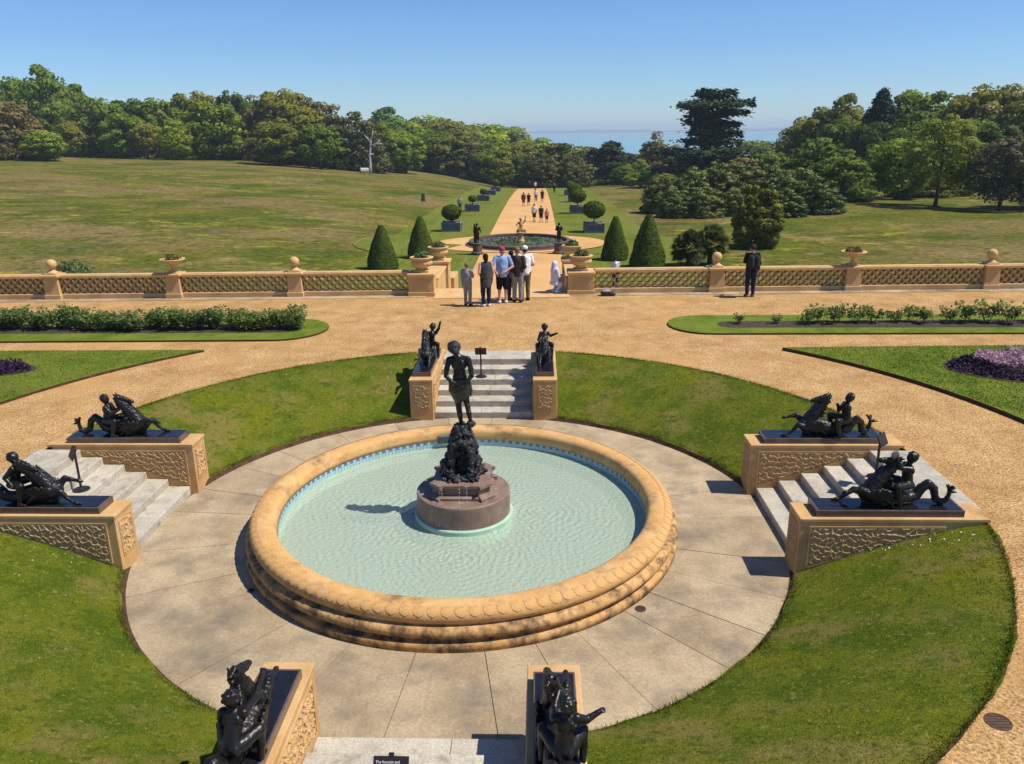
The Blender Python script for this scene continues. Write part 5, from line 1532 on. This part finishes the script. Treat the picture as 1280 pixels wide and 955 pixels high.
def trunk_mesh(seed, H, r, fork=.35, limbs=6, spread=.3, W=8.0):
    g = random.Random(seed)
    mb = MB()
    lean = g.uniform(-.03, .03)
    pts = [(lean * H * t + .05 * math.sin(5 * t + seed), .04 * math.sin(4 * t), H * t - (.3 if t == 0 else 0), r * (1.35 if t == 0 else 1 - .72 * t)) for t in (0, .08, .2, .35, .5, .65, .8)]
    mb.tube(pts, 9)
    for k in range(limbs):
        t = fork + (.8 - fork) * k / limbs
        a = 2.4 * k + g.uniform(-.4, .4)
        L = W * .5 * g.uniform(.6, .85)
        z0 = H * t
        mb.tube([(lean * z0, 0, z0, r * .42), (lean * z0 + .5 * L * math.cos(a), .5 * L * math.sin(a), z0 + L * .32, r * .26), (lean * z0 + L * math.cos(a), L * math.sin(a), z0 + L * spread + L * .2, r * .09)], 6)
    return mb.mesh('trunk', M['bark'], True)

def crown_mesh(c, m): return quads_mesh('crown', c[0], c[1], m, c[2])
PROTO = {}
def proto(kind, variants):
    PROTO[kind] = variants
NOM = dict(H=12.0, W=10.0)
round_v = [(crown_mesh(crown(100 + i, 12, 10, base=.0 + .03 * (i % 2), blobs=96, per=80, leaf=.40, br=.15), LM['green']), trunk_mesh(200 + i, 10, .32)) for i in range(5)]
dome_v = [(crown_mesh(crown(120 + i, 12, 10, base=.02, blobs=120, per=76, leaf=.34, br=.125, shape='dome'), LM['holm']), trunk_mesh(220 + i, 8.5, .4)) for i in range(3)]
airy_v = [(crown_mesh(crown(140 + i, 12, 10, base=.20, blobs=120, per=78, leaf=.24, br=.10, inner=.15), LM['light']), trunk_mesh(240 + i, 11, .22, limbs=9)) for i in range(3)]
shrub_v = [(crown_mesh(crown(160 + i, 12, 10, base=.0, blobs=150, per=95, leaf=.34, br=.11, shape='dome'), LM['shrub']), trunk_mesh(260 + i, 6, .3)) for i in range(3)]
cedar_v = [(quads_mesh('crown', *plates(180, 12, 10, .26, 9, True, per=1000), LM['cedar']), trunk_mesh(280, 11.6, .42, fork=.2, limbs=9, spread=.0, W=8))]
cdark_v = [(quads_mesh('crown', *plates(182 + i, 12, 10, .34, 11, False, .7, per=420), LM['cedardark']), trunk_mesh(282 + i, 11, .3, limbs=3)) for i in range(2)]
spru_v = [(quads_mesh('crown', *plates(186, 12, 10, .3, 16, False, .85, per=420), LM['spruce']), trunk_mesh(286, 11.5, .3, limbs=3))]
grey_v = [(crown_mesh(crown(190, 12, 10, base=.0, blobs=150, per=62, leaf=.25, br=.10, inner=.1), LM['grey']), trunk_mesh(290, 11, .26, limbs=10))]
yew_v = [(crown_mesh(crown(195, 12, 10, base=-.14, blobs=170, per=110, leaf=.30, br=.095), LM['yew']), trunk_mesh(295, 8, .5, limbs=4))]
PROTO = dict(undergreen=shrub_v, underolive=shrub_v, green=round_v, fresh=round_v, dark=round_v, olive=round_v, brown=dome_v, holm=dome_v, dome=dome_v, light=airy_v, shrub=shrub_v, yew=yew_v, cedar=cedar_v, cedardark=cdark_v, spruce=spru_v, grey=grey_v)
NAME = dict(undergreen='undergrowth_bush', underolive='undergrowth_bush', green='broadleaf_tree', fresh='broadleaf_tree', dark='broadleaf_tree', olive='broadleaf_tree', brown='broadleaf_tree', holm='holm_oak', dome='round_tree', light='broadleaf_tree', shrub='rhododendron', yew='golden_yew', cedar='cedar', cedardark='conifer', spruce='spruce', grey='open_tree')
LOOK = dict(undergreen='leafy green undergrowth bush', underolive='olive undergrowth bush', green='mid green broadleaf tree', fresh='fresh light green broadleaf tree', dark='deep green broadleaf tree', olive='olive green broadleaf tree', brown='grey brown domed tree', holm='dark olive holm oak',
            dome='dense dome shaped green tree', light='tall yellow green tree with bare lower trunk', shrub='dark leathery rhododendron mound', yew='small golden yew with rounded crown', cedar='tall dark cedar with layered flat branches', cedardark='dark drooping conifer', spruce='blackish spruce in the wood', grey='open grey twiggy tree')

def tree(x, y, h, w, sp, k):
    z = float(ground(x, y)) - .05
    var = PROTO[sp]
    cm, tm = var[k % len(var)]
    rz = (k * 2.399) % 6.283
    o = empty(NAME[sp], (x, y, z), rz)
    if sp == 'cedar': w *= 1.18
    if y > 225: h, w = h * (1.05 if x < -4 else .97), w * 1.25
    o.scale = (w / 10.0 * 1.08, w / 10.0 * 1.08, h / 12.0 * 1.02)
    link('trunk', tm, o)
    link('crown', cm, o, mat=LM[sp])
    if y > 225: where = 'on the wooded ridge before the sea'
    elif x < -25: where = 'in the wood along the sloping meadow'
    elif x < 14 and y > 165: where = 'closing the end of the long path'
    elif x < 40 and y > 110: where = 'in the gap before the sea by the cedar'
    elif x > 40: where = 'in the wood behind the lawn with the golden yew'
    else: where = 'beside the long path near the golden yew'
    if sp == 'yew' or sp == 'cedar' or sp == 'spruce': lab = LOOK[sp] + (' alone on the lawn' if sp == 'yew' else ' above the rhododendrons' if sp == 'cedar' else '')
    elif sp == 'light': lab = LOOK[sp] + ' at the wood edge'
    elif sp == 'grey': lab = LOOK[sp] + ' with spreading low boughs at the wood edge'
    else: lab = LOOK[sp] + ' ' + where
    tag(o, lab, 'shrub' if sp == 'shrub' or sp.startswith('under') else 'tree', LOOK[sp] + 's ' + where if sp not in ('yew', 'cedar', 'spruce', 'light', 'grey') else None)
    return o
TREES = [
    (-107.4,160.2,13.0,14.4,'brown'), (-109.5,153.2,10.1,9.9,'brown'), (-139.8,223.2,24.8,18.8,'green'), (-140.6,238.2,22.4,12.5,'green'),
    (-99.0,155.2,6.4,8.7,'fresh'), (-147.8,228.2,21.5,14.4,'fresh'), (-128.5,213.2,15.1,13.5,'green'), (-116.2,203.2,15.8,14.2,'green'),
    (-105.2,193.2,14.7,13.5,'green'), (-103.2,202.2,16.2,15.0,'dark'), (-95.6,182.2,10.5,10.9,'fresh'), (-95.7,200.2,15.4,12.7,'green'),
    (-81.3,176.2,8.8,9.0,'fresh'), (-90.0,180.2,8.8,7.7,'olive'), (-93.0,216.2,19.3,15.9,'olive'), (-74.9,183.2,13.6,14.4,'green'),
    (-79.6,210.2,18.1,10.2,'dark'), (-67.7,193.2,15.3,12.3,'brown'), (-80.6,223.2,17.9,11.7,'green'), (-62.1,193.2,18.5,15.6,'olive'),
    (-55.8,169.2,9.5,13.4,'olive'), (-58.4,196.2,19.3,17.5,'holm'), (-50.6,188.2,16.9,16.8,'brown'), (-46.5,169.2,9.7,10.5,'green'),
    (-42.9,182.2,15.2,13.6,'holm'), (-38.4,180.2,13.0,11.5,'holm'), (-54.1,184.2,13.9,15.7,'olive'), (-37.1,202.2,12.2,11.5,'green'),
    (-31.7,194.2,9.7,10.3,'fresh'), (-107.8,193.2,9.1,10.2,'fresh'), (-112.0,188.2,8.9,8.8,'olive'), (-72.8,188.2,11.5,10.0,'fresh'),
    (-50.1,288.2,20.1,21.0,'green'), (-40.7,288.2,18.5,22.8,'fresh'), (-30.8,278.2,18.7,22.0,'olive'), (-22.2,288.2,18.6,24.0,'fresh'),
    (-13.5,298.2,20.4,21.7,'green'), (-5.7,318.2,21.7,23.1,'fresh'), (-30.9,233.2,11.7,14.7,'green'), (-24.0,228.2,11.8,15.8,'olive'),
    (-16.8,223.2,11.8,15.5,'brown'), (-23.0,250.2,14.8,15.7,'olive'), (-11.7,213.2,11.0,12.6,'green'), (-6.6,216.2,11.6,11.4,'olive'),
    (-3.3,200.2,8.6,9.7,'dark'), (-38.5,253.2,13.0,15.9,'green'), (-16.3,258.2,15.5,16.2,'fresh'), (-7.5,273.2,16.9,17.1,'olive'),
    (-0.1,328.2,19.2,20.4,'green'), (7.7,368.2,21.6,26.6,'fresh'), (18.6,368.2,18.3,26.6,'green'), (-7.8,188.2,7.2,7.2,'olive'),
    (6.0,180.2,11.2,19.0,'holm'), (3.0,172.2,7.4,8.1,'holm'), (9.3,171.2,6.3,8.0,'holm'), (-0.1,188.2,8.6,8.0,'holm'),
    (19.2,193.2,10.8,13.5,'cedardark'), (15.8,200.2,9.7,9.3,'cedardark'), (24.5,202.2,7.8,8.6,'cedardark'), (30.4,193.2,12.0,11.5,'brown'),
    (29.2,214.2,8.8,9.9,'brown'), (34.4,193.2,9.0,8.2,'olive'), (23.8,178.2,5.8,6.8,'fresh'), (21.1,148.2,3.1,6.7,'fresh'),
    (19.5,164.2,4.5,6.0,'green'), (24.6,348.2,14.9,25.2,'green'), (35.7,338.2,13.0,24.5,'green'), (44.7,318.2,11.3,23.1,'green'),
    (50.7,288.2,10.2,21.0,'green'), (22.5,128.2,3.1,5.0,'olive'), (34.2,148.2,17.5,16.6,'cedar'), (15.0,80.2,4.5,5.1,'shrub'),
    (18.3,82.2,5.1,5.8,'shrub'), (22.2,85.2,5.4,6.4,'shrub'), (26.0,87.2,5.7,6.5,'shrub'), (27.6,80.2,4.9,5.7,'shrub'),
    (29.3,76.2,4.8,5.8,'shrub'), (31.0,74.2,3.7,4.6,'shrub'), (15.7,74.2,3.2,4.3,'shrub'), (18.8,74.2,3.3,4.8,'shrub'),
    (22.0,75.2,3.2,4.3,'shrub'), (26.9,72.2,3.1,4.2,'shrub'), (33.1,118.2,5.9,7.8,'brown'), (42.2,138.2,6.6,7.5,'green'),
    (72.9,238.2,10.2,15.0,'fresh'), (80.1,288.2,13.6,18.0,'green'), (79.7,248.2,12.7,11.4,'fresh'), (17.9,50.2,5.0,4.1,'yew'),
    (36.4,94.2,8.3,10.6,'dome'), (37.8,88.2,5.9,8.0,'dome'), (55.0,160.2,11.9,10.3,'olive'), (59.3,160.2,14.5,13.1,'olive'),
    (63.3,156.2,16.5,13.4,'olive'), (58.2,148.2,11.8,9.6,'green'), (62.2,140.2,16.5,9.7,'spruce'), (56.3,128.2,10.4,8.4,'dark'),
    (73.3,154.2,17.2,14.3,'green'), (77.6,150.2,16.2,13.9,'green'), (79.7,142.2,16.6,14.8,'olive'), (85.4,140.2,17.2,15.2,'olive'),
    (75.6,130.2,13.7,9.9,'brown'), (75.7,120.2,12.4,10.5,'olive'), (61.8,124.2,11.3,10.9,'green'), (66.1,116.2,9.7,10.2,'green'),
    (65.9,108.2,9.4,8.4,'dark'), (63.1,178.2,14.3,13.3,'green'), (83.4,128.2,14.6,12.6,'green'), (57.8,108.2,8.0,8.4,'dark'),
    (52.8,113.2,7.1,7.5,'green'), (45.3,80.2,9.9,8.8,'light'), (46.2,92.2,7.7,7.7,'fresh'), (49.6,75.2,8.5,8.3,'grey'),
    (56.3,78.2,8.8,8.1,'olive'),
]
for i, (x, y, h, w, sp) in enumerate(TREES):
    tree(x, y, h, w, sp, i)

ug = random.Random(21)
k = 500
for (xa, ya, xb, yb, n) in ((-150, 232, -78, 205, 13), (-110, 196, -62, 196, 9), (-62, 186, -34, 196, 6), (-45, 235, -6, 214, 9), (50, 128, 88, 122, 8), (48, 150, 92, 150, 8), (8, 205, 44, 205, 7), (44, 112, 56, 116, 3), (58, 104, 84, 100, 7), (50, 97, 56, 95, 2)):
    for i in range(n):
        t = (i + ug.uniform(.1, .9)) / n
        tree(xa + (xb - xa) * t, ya + (yb - ya) * t + ug.uniform(-3, 3), ug.uniform(3.4, 5.6), ug.uniform(6, 8.5), ug.choice(['undergreen', 'underolive']), k); k += 1

# dead tree on the meadow
dx, dy = -35.2, 167.3
dt = empty('dead_tree', (dx, dy, float(ground(dx, dy)))); tag(dt, 'bare bleached dead tree standing alone on the meadow', 'tree')
mb = MB(); mb.tube([(0, 0, -.3, .42), (.05, 0, 1.5, .30), (.1, 0, 4, .24), (.4, .1, 6.2, .2), (.55, 0, 7.2, .16)], 10); mb.build('trunk', M['dead_wood'], dt, smooth=True)
for pts in ([(.45, 0, 6.0, .17), (1.6, .2, 6.3, .13), (2.5, .2, 7.2, .06)], [(.5, 0, 6.4, .17), (-.3, .1, 7.6, .12), (-.9, 0, 8.3, .05)], [(.5, 0, 6.9, .16), (.9, 0, 8.2, .13), (1.1, 0, 9.0, .09)], [(.15, 0, 4.0, .2), (.9, 0, 4.2, .12)], [(1.6, .2, 6.3, .15), (2.9, .3, 6.3, .06)]):
    MB().tube(pts, 8).build('bough', M['dead_wood'], dt, smooth=True)
tsx, tsy = -14.2, 98.0
ts = empty('tree_stump', (tsx, tsy, float(ground(tsx, tsy)))); tag(ts, 'small dark tree stump on the meadow beyond the planters', 'stump')
MB().tube([(0, 0, -.2, .34), (.02, 0, .5, .26), (.05, .02, 1.0, .24)], 10).build('stump', M['bark'], ts)
lg = empty('fallen_log', (dx - 1.6, dy + 1.5, float(ground(dx - 1.6, dy + 1.5)))); tag(lg, 'pale cut log lying beside the dead tree', 'log')
MB().tube([(-.9, 0, .6, .6), (.7, .8, .6, .55)], 14).build('log', M['dead_wood'], lg)

# ------------------------------------------------------------------ clipped yews and other planting below the terrace
M['clipped'] = leaf_mat('clipped_yew', (.045, .075, .008), (.085, .125, .012), (.130, .170, .020), .2, vary=.12)
def cone_mesh(seed, H=3.4, R=1.05, n=15000):
    g = np.random.default_rng(seed)
    u = 1 - np.sqrt(g.uniform(.004, 1, n)); a = g.uniform(0, 2 * math.pi, n)
    prof = np.interp(u, [0, .06, .2, .5, .8, .95, 1], [.93, 1.0, .95, .68, .33, .13, .03])
    wob = 1 + .03 * np.sin(3 * a + 9 * u) + .025 * np.sin(7 * a - 15 * u)
    r = R * prof * wob * g.uniform(.90, 1.03, n)
    pos = np.stack([r * np.cos(a), r * np.sin(a), .08 + u * H], 1)
    nrm = np.stack([np.cos(a), np.sin(a), np.full(n, .35)], 1) + g.normal(size=(n, 3)) * .55
    cl = .5 + .28 * np.sin(pos[:, 0] * 9 + 2 * np.sin(pos[:, 2] * 5)) * np.sin(pos[:, 2] * 7 + pos[:, 1] * 8)
    return quads_mesh('foliage', leaf_quads(pos, nrm, g.uniform(.03, .075, n), g, 1.8), np.clip(cl + g.normal(0, .2, n), 0, 1), M['clipped'], nrm * .5 + np.stack([np.cos(a), np.sin(a), np.full(n, .4)], 1))
cone_me = [cone_mesh(1), cone_mesh(2)]
for i, (x, y, h, r, l) in enumerate([(-8.95, 40.3, 3.05, 1.0, 'behind the balustrade on the meadow side'), (-7.15, 45.6, 3.1, .97, 'behind the gate urns on the meadow side'), (6.55, 44.0, 3.15, .93, 'beside the gate, nearer to the planters on the cedar side'), (8.35, 40.6, 3.6, 1.14, 'beside the palm, tallest of its kind')]):
    o = empty('clipped_yew', (x, y, float(ground(x, y)))); tag(o, 'clipped conical yew ' + l, 'topiary', 'cone yews below the terrace')
    o.scale = (r / 1.05, r / 1.05, h / 3.45)
    link('foliage', cone_me[i % 2], o); mb = MB(); mb.lathe([(.09, -.1), (.09, .9), (.7, .14), (.78, .3), (.5, 1.6), (.2, 2.7), (.02, 3.1)], 12); mb.build('stem', M['bark'], o)

def ball_mesh(seed, R=1.0, n=5200, flat=.85):
    g = np.random.default_rng(seed)
    d = g.normal(size=(n, 3)); d /= np.linalg.norm(d, axis=1, keepdims=True)
    w = 1 + .07 * np.sin(d[:, 0] * 6 + seed) * np.sin(d[:, 1] * 5 + d[:, 2] * 6)
    pos = d * (R * w * g.uniform(.84, 1.05, n))[:, None] * [1, 1, flat]
    return quads_mesh('foliage', leaf_quads(pos, d + g.normal(size=(n, 3)) * .6, g.uniform(.05, .11, n), g, 1.8), np.clip(.5 + .25 * np.sin(pos[:, 0] * 7) * np.sin(pos[:, 2] * 8 + pos[:, 1] * 5) + g.normal(0, .22, n), 0, 1), M['clipped'], d + g.normal(size=(n, 3)) * .3)
balls = [ball_mesh(3), ball_mesh(4)]
BUSH = [(.88, .25, 0), (.50, .35, .1), (.50, .2, .1), (.0, 0, 0), (.8, .3, 0), (.95, .5, .0), (.95, .45, 0), (.95, .3, 0), (.8, .3, 0)]
for i, ((x, y, z, w), (r, st_, sp_)) in enumerate(zip(PLANT_TOPS, BUSH)):
    if r == 0: continue
    o = empty('clipped_bush', (x, y, z)); tag(o, 'round clipped evergreen bush in ' + ['the first', 'the second', 'the third', 'the fourth', 'the fifth', 'the first', 'the second', 'the third', 'the fourth'][i] + ' planter ' + ('on the meadow side' if x < 0 else 'on the cedar side'), 'bush', 'clipped bushes in the planter boxes')
    MB().tube([(0, 0, -.05, .06), (.02, 0, st_ + .3, .05), (0, .02, st_ + r * .9, .03)], 8).build('stem', M['bark'], o)
    f_ = link('foliage', balls[i % 2], o, (0, 0, st_ + r * .78)); f_.scale = (r, r, r * .92); f_.rotation_euler = (0, 0, i * 1.3)

# palm below the balustrade
M['frond'] = leaf_mat('palm_frond', (.05, .07, .018), (.10, .125, .03), (.19, .20, .055), .25)
def palm(x, y, h, seed, label):
    g = np.random.default_rng(seed)
    z = float(ground(x, y))
    o = empty('fan_palm', (x, y, z)); tag(o, label, 'palm', 'fan palms behind the balustrade')
    MB().tube([(0, 0, -.2, .2), (.03, 0, h * .5, .17), (0, .03, h, .15)], 10).build('trunk', M['bark'], o)
    V = []; T = []
    for k in range(170):
        a = g.uniform(0, 6.28); el = g.uniform(-.75, 1.5); L = g.uniform(.45, .85)
        d = np.array([math.cos(a) * math.cos(el), math.sin(a) * math.cos(el), math.sin(el)])
        hub = np.array([0, 0, h]) + d * L
        side = np.cross(d, [0, 0, 1.0]); side /= np.linalg.norm(side) + 1e-6
        rl = g.uniform(-1.2, 1.2); up0 = np.cross(side, d); side = side * math.cos(rl) + up0 * math.sin(rl)
        upv = np.cross(side, d)
        for s in np.linspace(-1.25, 1.25, 13):
            b = d * math.cos(s) + side * math.sin(s); tip = hub + b * .62 * (1 - .12 * abs(s)) - np.array([0, 0, .10])
            wv = np.cross(b, upv); wv = wv / (np.linalg.norm(wv) + 1e-9) * .045
            V.append([hub, hub + b * .3 + wv, tip, hub + b * .3 - wv]); T.append(g.uniform(0, 1))
    link('fronds', quads_mesh('fronds', np.array(V), T, M['frond']), o)
palm(11.1, 41.0, 1.15, 1, 'low fan palm behind the stone ball, nearer to the tallest cone yew')
palm(12.6, 41.6, 1.45, 2, 'fan palm behind the stone ball, farther from the cone yews')
# pale shrub peeping over the rail at the far side of the meadow
q, t = leaf_heap(900, (1.5, 1.0, 1.0), .10, 77)
o = link('tall_grass_clump', quads_mesh('tall_grass_clump', q, t, M['agave']), None, (-27.2, 36.0, float(ground(-27, 36)))); tag(o, 'pale feathery clump showing over the balustrade on the meadow side', 'shrub')

# ------------------------------------------------------------------ roses and flower beds on the terrace
M['rose_leaf'] = leaf_mat('rose_leaf', (.09, .14, .028), (.17, .235, .06), (.28, .33, .12), .45)
M['rose_stem'] = plain('rose_stem', (.06, .07, .03))
def rose(seed, H, W, n, leaf, sparse=False):
    g = np.random.default_rng(seed)
    pos = []; mb = MB()
    ns = 14 if not sparse else 6
    for k in range(ns):
        a = g.uniform(0, 6.28); r = W / 2 * math.sqrt(g.uniform(0, 1)); hh = H * g.uniform(.65, 1.08)
        top = np.array([r * math.cos(a), r * math.sin(a), hh])
        mb.tube([(top[0] * .25, top[1] * .25, 0, .008), (top[0] * .7, top[1] * .7, hh * .5, .006), (top[0], top[1], hh, .003)], 4)
        m = n // ns
        s = g.uniform(.22 if not sparse else .4, 1.0, m)
        base = np.stack([top[0] * (.25 + .75 * s), top[1] * (.25 + .75 * s), hh * s], 1)
        pos.append(base + g.normal(size=(m, 3)) * [W * .12, W * .12, H * .05])
    pos = np.concatenate(pos); pos[:, 2] = np.maximum(pos[:, 2], .04)
    nr = g.normal(size=pos.shape) * .7; nr[:, 2] += .8
    t = np.clip(.15 + .7 * pos[:, 2] / H + g.normal(0, .18, len(pos)), 0, 1) * 0 + g.uniform(0, 1, len(pos))
    return quads_mesh('foliage', leaf_quads(pos, nr, g.uniform(.6, 1.3, len(pos)) * leaf, g, 1.6), t, M['rose_leaf']), mb.mesh('stems', M['rose_stem'])
full = [rose(10 + i, .66, .80, 1150, .062) for i in range(4)]
thin = [rose(30 + i, .50, .60, 260, .066, True) for i in range(4)]
rg = random.Random(9)
x = -5.55
i = 0
while x > -21:
    fm, sm = full[i % 4]
    o = empty('rose_bush', (x, 9.98 + rg.uniform(-.1, .1), TER + .055), rg.uniform(0, 6.28)); s = rg.uniform(.88, 1.1); o.scale = (s, s, rg.uniform(.72, .95))
    link('foliage', fm, o); link('stems', sm, o)
    tag(o, 'full leafy rose bush in the dense row before the balustrade', 'rose bush', 'rose bushes in the dense row')
    x -= rg.uniform(.52, .68); i += 1
for (x, s) in ((6.9, .55), (7.9, .5), (8.7, .8), (9.15, .95), (9.6, 1.0), (10.1, 1.0), (10.6, .9), (11.2, .75), (11.7, .9), (12.0, .8), (12.7, .85), (13.2, 1.05), (13.75, 1.15), (14.3, 1.1), (14.9, .9), (15.4, 1.1), (16.0, .8), (16.7, 1.0), (17.3, 1.0), (18.0, .9)):
    fm, sm = thin[int(x * 7) % 4]
    o = empty('rose_bush', (x, 10.32 + rg.uniform(-.12, .12), TER + .055), rg.uniform(0, 6.28)); o.scale = (s, s, s)
    link('foliage', fm, o); link('stems', sm, o)
    tag(o, 'small sparse rose bush in the bare earth bed before the balustrade', 'rose bush', 'sparse rose bushes')

M['pansy'] = leaf_mat('purple_foliage', (.010, .008, .014), (.028, .014, .036), (.075, .022, .095), .1)
M['heather'] = leaf_mat('pink_flowers', (.28, .15, .19), (.48, .28, .35), (.60, .43, .47), .3)
def flowers(name, cx, cy, rx, ry, z, n, H, size, mat, seed, label, a0=0, a1=2 * math.pi, rin=0.0):
    g = np.random.default_rng(seed)
    a = g.uniform(a0, a1, n); r = np.sqrt(g.uniform(rin ** 2, 1, n))
    X, Y = cx + rx * r * np.cos(a), cy + ry * r * np.sin(a)
    hh = H * (.55 + .45 * np.sin(X * 7 + 2 * np.sin(Y * 5)) * np.sin(Y * 8 + X * 2)) * g.uniform(.3, 1.1, n)
    nr = g.normal(size=(n, 3)) * .6; nr[:, 2] += .8
    o = link(name, quads_mesh(name, leaf_quads(np.stack([X, Y, z + hh], 1), nr, g.uniform(.6, 1.3, n) * size, g, 1.3), g.uniform(0, 1, n), mat))
    tag(o, label, 'flowers', kind='stuff')
flowers('pink_flowers', 14.4, 6.1, 3.2, .95, TER + .16, 11000, .22, .05, M['heather'], 1, 'mass of pale pink flowers in the lawn bed')
flowers('purple_flowers', 14.0, 5.75, 3.5, 1.4, TER + .09, 9000, .12, .05, M['pansy'], 2, 'dark purple plants edging the pink flowers', rin=.70)
flowers('purple_flowers', -13.6, 5.8, 2.9, .75, TER + .07, 7000, .20, .05, M['pansy'], 3, 'dark purple plants in the lawn bed near the leafy rose hedge')
flowers('pale_flowers', -13.9, 6.1, 2.4, .5, TER + .08, 1200, .34, .03, M['heather'], 4, 'pale pink flowers rising behind the dark purple plants')

# ------------------------------------------------------------------ grass blades and daisies on the banks and lawn edges
M['blade'] = M['lawn']
def blades(name, P, h, w, mat, seed, label):
    g = np.random.default_rng(seed)
    n = len(P)
    a = g.uniform(0, 6.28, n)
    hh = g.uniform(.5, 1.3, n) * h; ww = g.uniform(.6, 1.3, n) * w
    u = np.stack([np.cos(a), np.sin(a), np.zeros(n)], 1) * ww[:, None] * .5
    ln = g.normal(size=(n, 3)) * [.6, .6, 0] * hh[:, None]; ln[:, 2] = hh
    o = link(name, quads_mesh(name, np.stack([P - u, P + u, P + ln], 1), g.uniform(0, 1, n), mat))
    tag(o, label, 'grass', kind='stuff')
def bank_pts(n, seed):
    g = np.random.default_rng(seed)
    r = np.sqrt(g.uniform((R_PAV + .05) ** 2, R_LAWN ** 2, n)); a = g.uniform(0, 2 * math.pi, n)
    X, Y = r * np.cos(a), r * np.sin(a)
    keep = (np.minimum(np.abs(X), np.abs(Y)) > A_ + B_ + .01)
    return np.stack([X, Y, bank_z(r) - .004], 1)[keep]
blades('grass', bank_pts(330000, 1), .015, .010, M['lawn'], 1, 'short mown grass of the banks round the fountain')
ga = np.random.default_rng(3)
edge = []
for (rr_, n) in ((R_LAWN, 16000), (R_PAV + .05, 9000)):
    a = ga.uniform(0, 2 * math.pi, n); r = rr_ + ga.normal(0, .02, n) - (.02 if rr_ > 6 else -.02)
    p = np.stack([r * np.cos(a), r * np.sin(a), bank_z(r) - .01], 1)
    edge.append(p[np.minimum(np.abs(p[:, 0]), np.abs(p[:, 1])) > A_ + B_ + .01])
blades('grass', np.concatenate(edge), .055, .010, M['lawn'], 4, 'longer tufts along the cut edges of the banks')
def poly_pts(poly, n, z, seed):
    g = np.random.default_rng(seed); poly = np.array(poly)
    lo, hi = poly.min(0), poly.max(0)
    p = g.uniform(lo, hi, (n, 2)); ins = np.zeros(n, bool)
    for i in range(len(poly)):
        a, b = poly[i], poly[(i + 1) % len(poly)]
        c = ((a[1] > p[:, 1]) != (b[1] > p[:, 1])) & (p[:, 0] < (b[0] - a[0]) * (p[:, 1] - a[1]) / (b[1] - a[1] + 1e-12) + a[0])
        ins ^= c
    p = p[ins]
    return np.concatenate([p, np.full((len(p), 1), z)], 1)
triE = arc(R_RING, ab, ay) + [(17, 7.9), (17, 2.2)]; triW = [(-16, 2.2), (-16, 7.55)] + arc(R_RING, math.pi - ay, math.pi - ab)
pts = np.concatenate([poly_pts(triE, 60000, TER + .078, 5), poly_pts(triW, 45000, TER + .058, 6)])
bedmask = (((pts[:, 0] - 14.0) / 3.55) ** 2 + ((pts[:, 1] - 5.75) / 1.45) ** 2 > 1) & (((pts[:, 0] + 13.6) / 2.95) ** 2 + ((pts[:, 1] - 5.85) / .8) ** 2 > 1)
blades('grass', pts[bedmask], .03, .014, M['edge_lawn'], 7, 'short grass of the lawns beside the flower beds')
M['daisy'] = plain('daisy_white', (.8, .8, .75), .8, .1, .02)
g = np.random.default_rng(12)
D = []
for (a0, a1, r0, r1, n) in ((-.29, -.225, 5.2, 7.4, 90), (math.pi + .30, math.pi + .5, 5.4, 7.3, 14), (1.80, 1.95, 5.3, 7.0, 40), (.9, 1.25, 6.6, 7.5, 16)):
    a = g.uniform(a0, a1, n); r = g.uniform(r0, r1, n)
    D.append(np.stack([r * np.cos(a), r * np.sin(a), bank_z(r) + .022], 1))
D = np.concatenate(D); D = D[np.minimum(np.abs(D[:, 0]), np.abs(D[:, 1])) > A_ + B_ + .03]
nr = g.normal(size=D.shape) * .25; nr[:, 2] += 1
tag(link('daisies', quads_mesh('daisies', leaf_quads(D, nr, g.uniform(.014, .026, len(D)), g, 1.0), np.zeros(len(D)), M['daisy'])), 'scattered white daisies in the grass banks', 'daisies', kind='stuff')

# ------------------------------------------------------------------ sails far out
for (x, y, l) in ((190, 3600, 'nearest the headland wood'), (300, 3900, 'between the two other boats'), (250, 2900, 'closest to the shore trees')):
    b = empty('sailing_boat', (x, y, -45.0), .4); tag(b, 'tiny white sailing boat on the sea, ' + l, 'boat', 'sailing boats on the sea')
    MB().prism([(-5, -1.3), (3, -1.5), (6.5, 0), (3, 1.5), (-5, 1.3)], -.4, 1.1).build('hull', plain('boat_white', (.75, .75, .75), .5), b)
    MB().tube([(0, 0, 1.0, .12), (0, 0, 15, .06)], 6).build('mast', M['dead_wood'], b)
    MB().add([(-.1, .05, 2), (-4.8, .6, 2.2), (-.1, .05, 14.5), (-.1, -.05, 2), (-4.8, .5, 2.2), (-.1, -.05, 14.5)], [(0, 1, 2), (5, 4, 3), (0, 3, 4, 1), (1, 4, 5, 2), (2, 5, 3, 0)]).build('sail', plain('sail_white', (.8, .8, .78), .7), b)

# ------------------------------------------------------------------ air
mh = bpy.data.materials.new('haze'); mh.use_nodes = True
nt = mh.node_tree
nt.nodes.remove(nt.nodes['Principled BSDF'])
pv = nd(nt, 'ShaderNodeVolumePrincipled')
pv.inputs['Color'].default_value = (.74, .89, 1.0, 1)
pv.inputs['Density'].default_value = .00021
pv.inputs['Anisotropy'].default_value = 0.0
nt.links.new(pv.outputs[0], nt.nodes['Material Output'].inputs['Volume'])
mb = MB(); mb.box(-5000, 5000, -60, 9000, -62, 34)
hz = mb.build('haze', mh); tag(hz, kind='stuff')
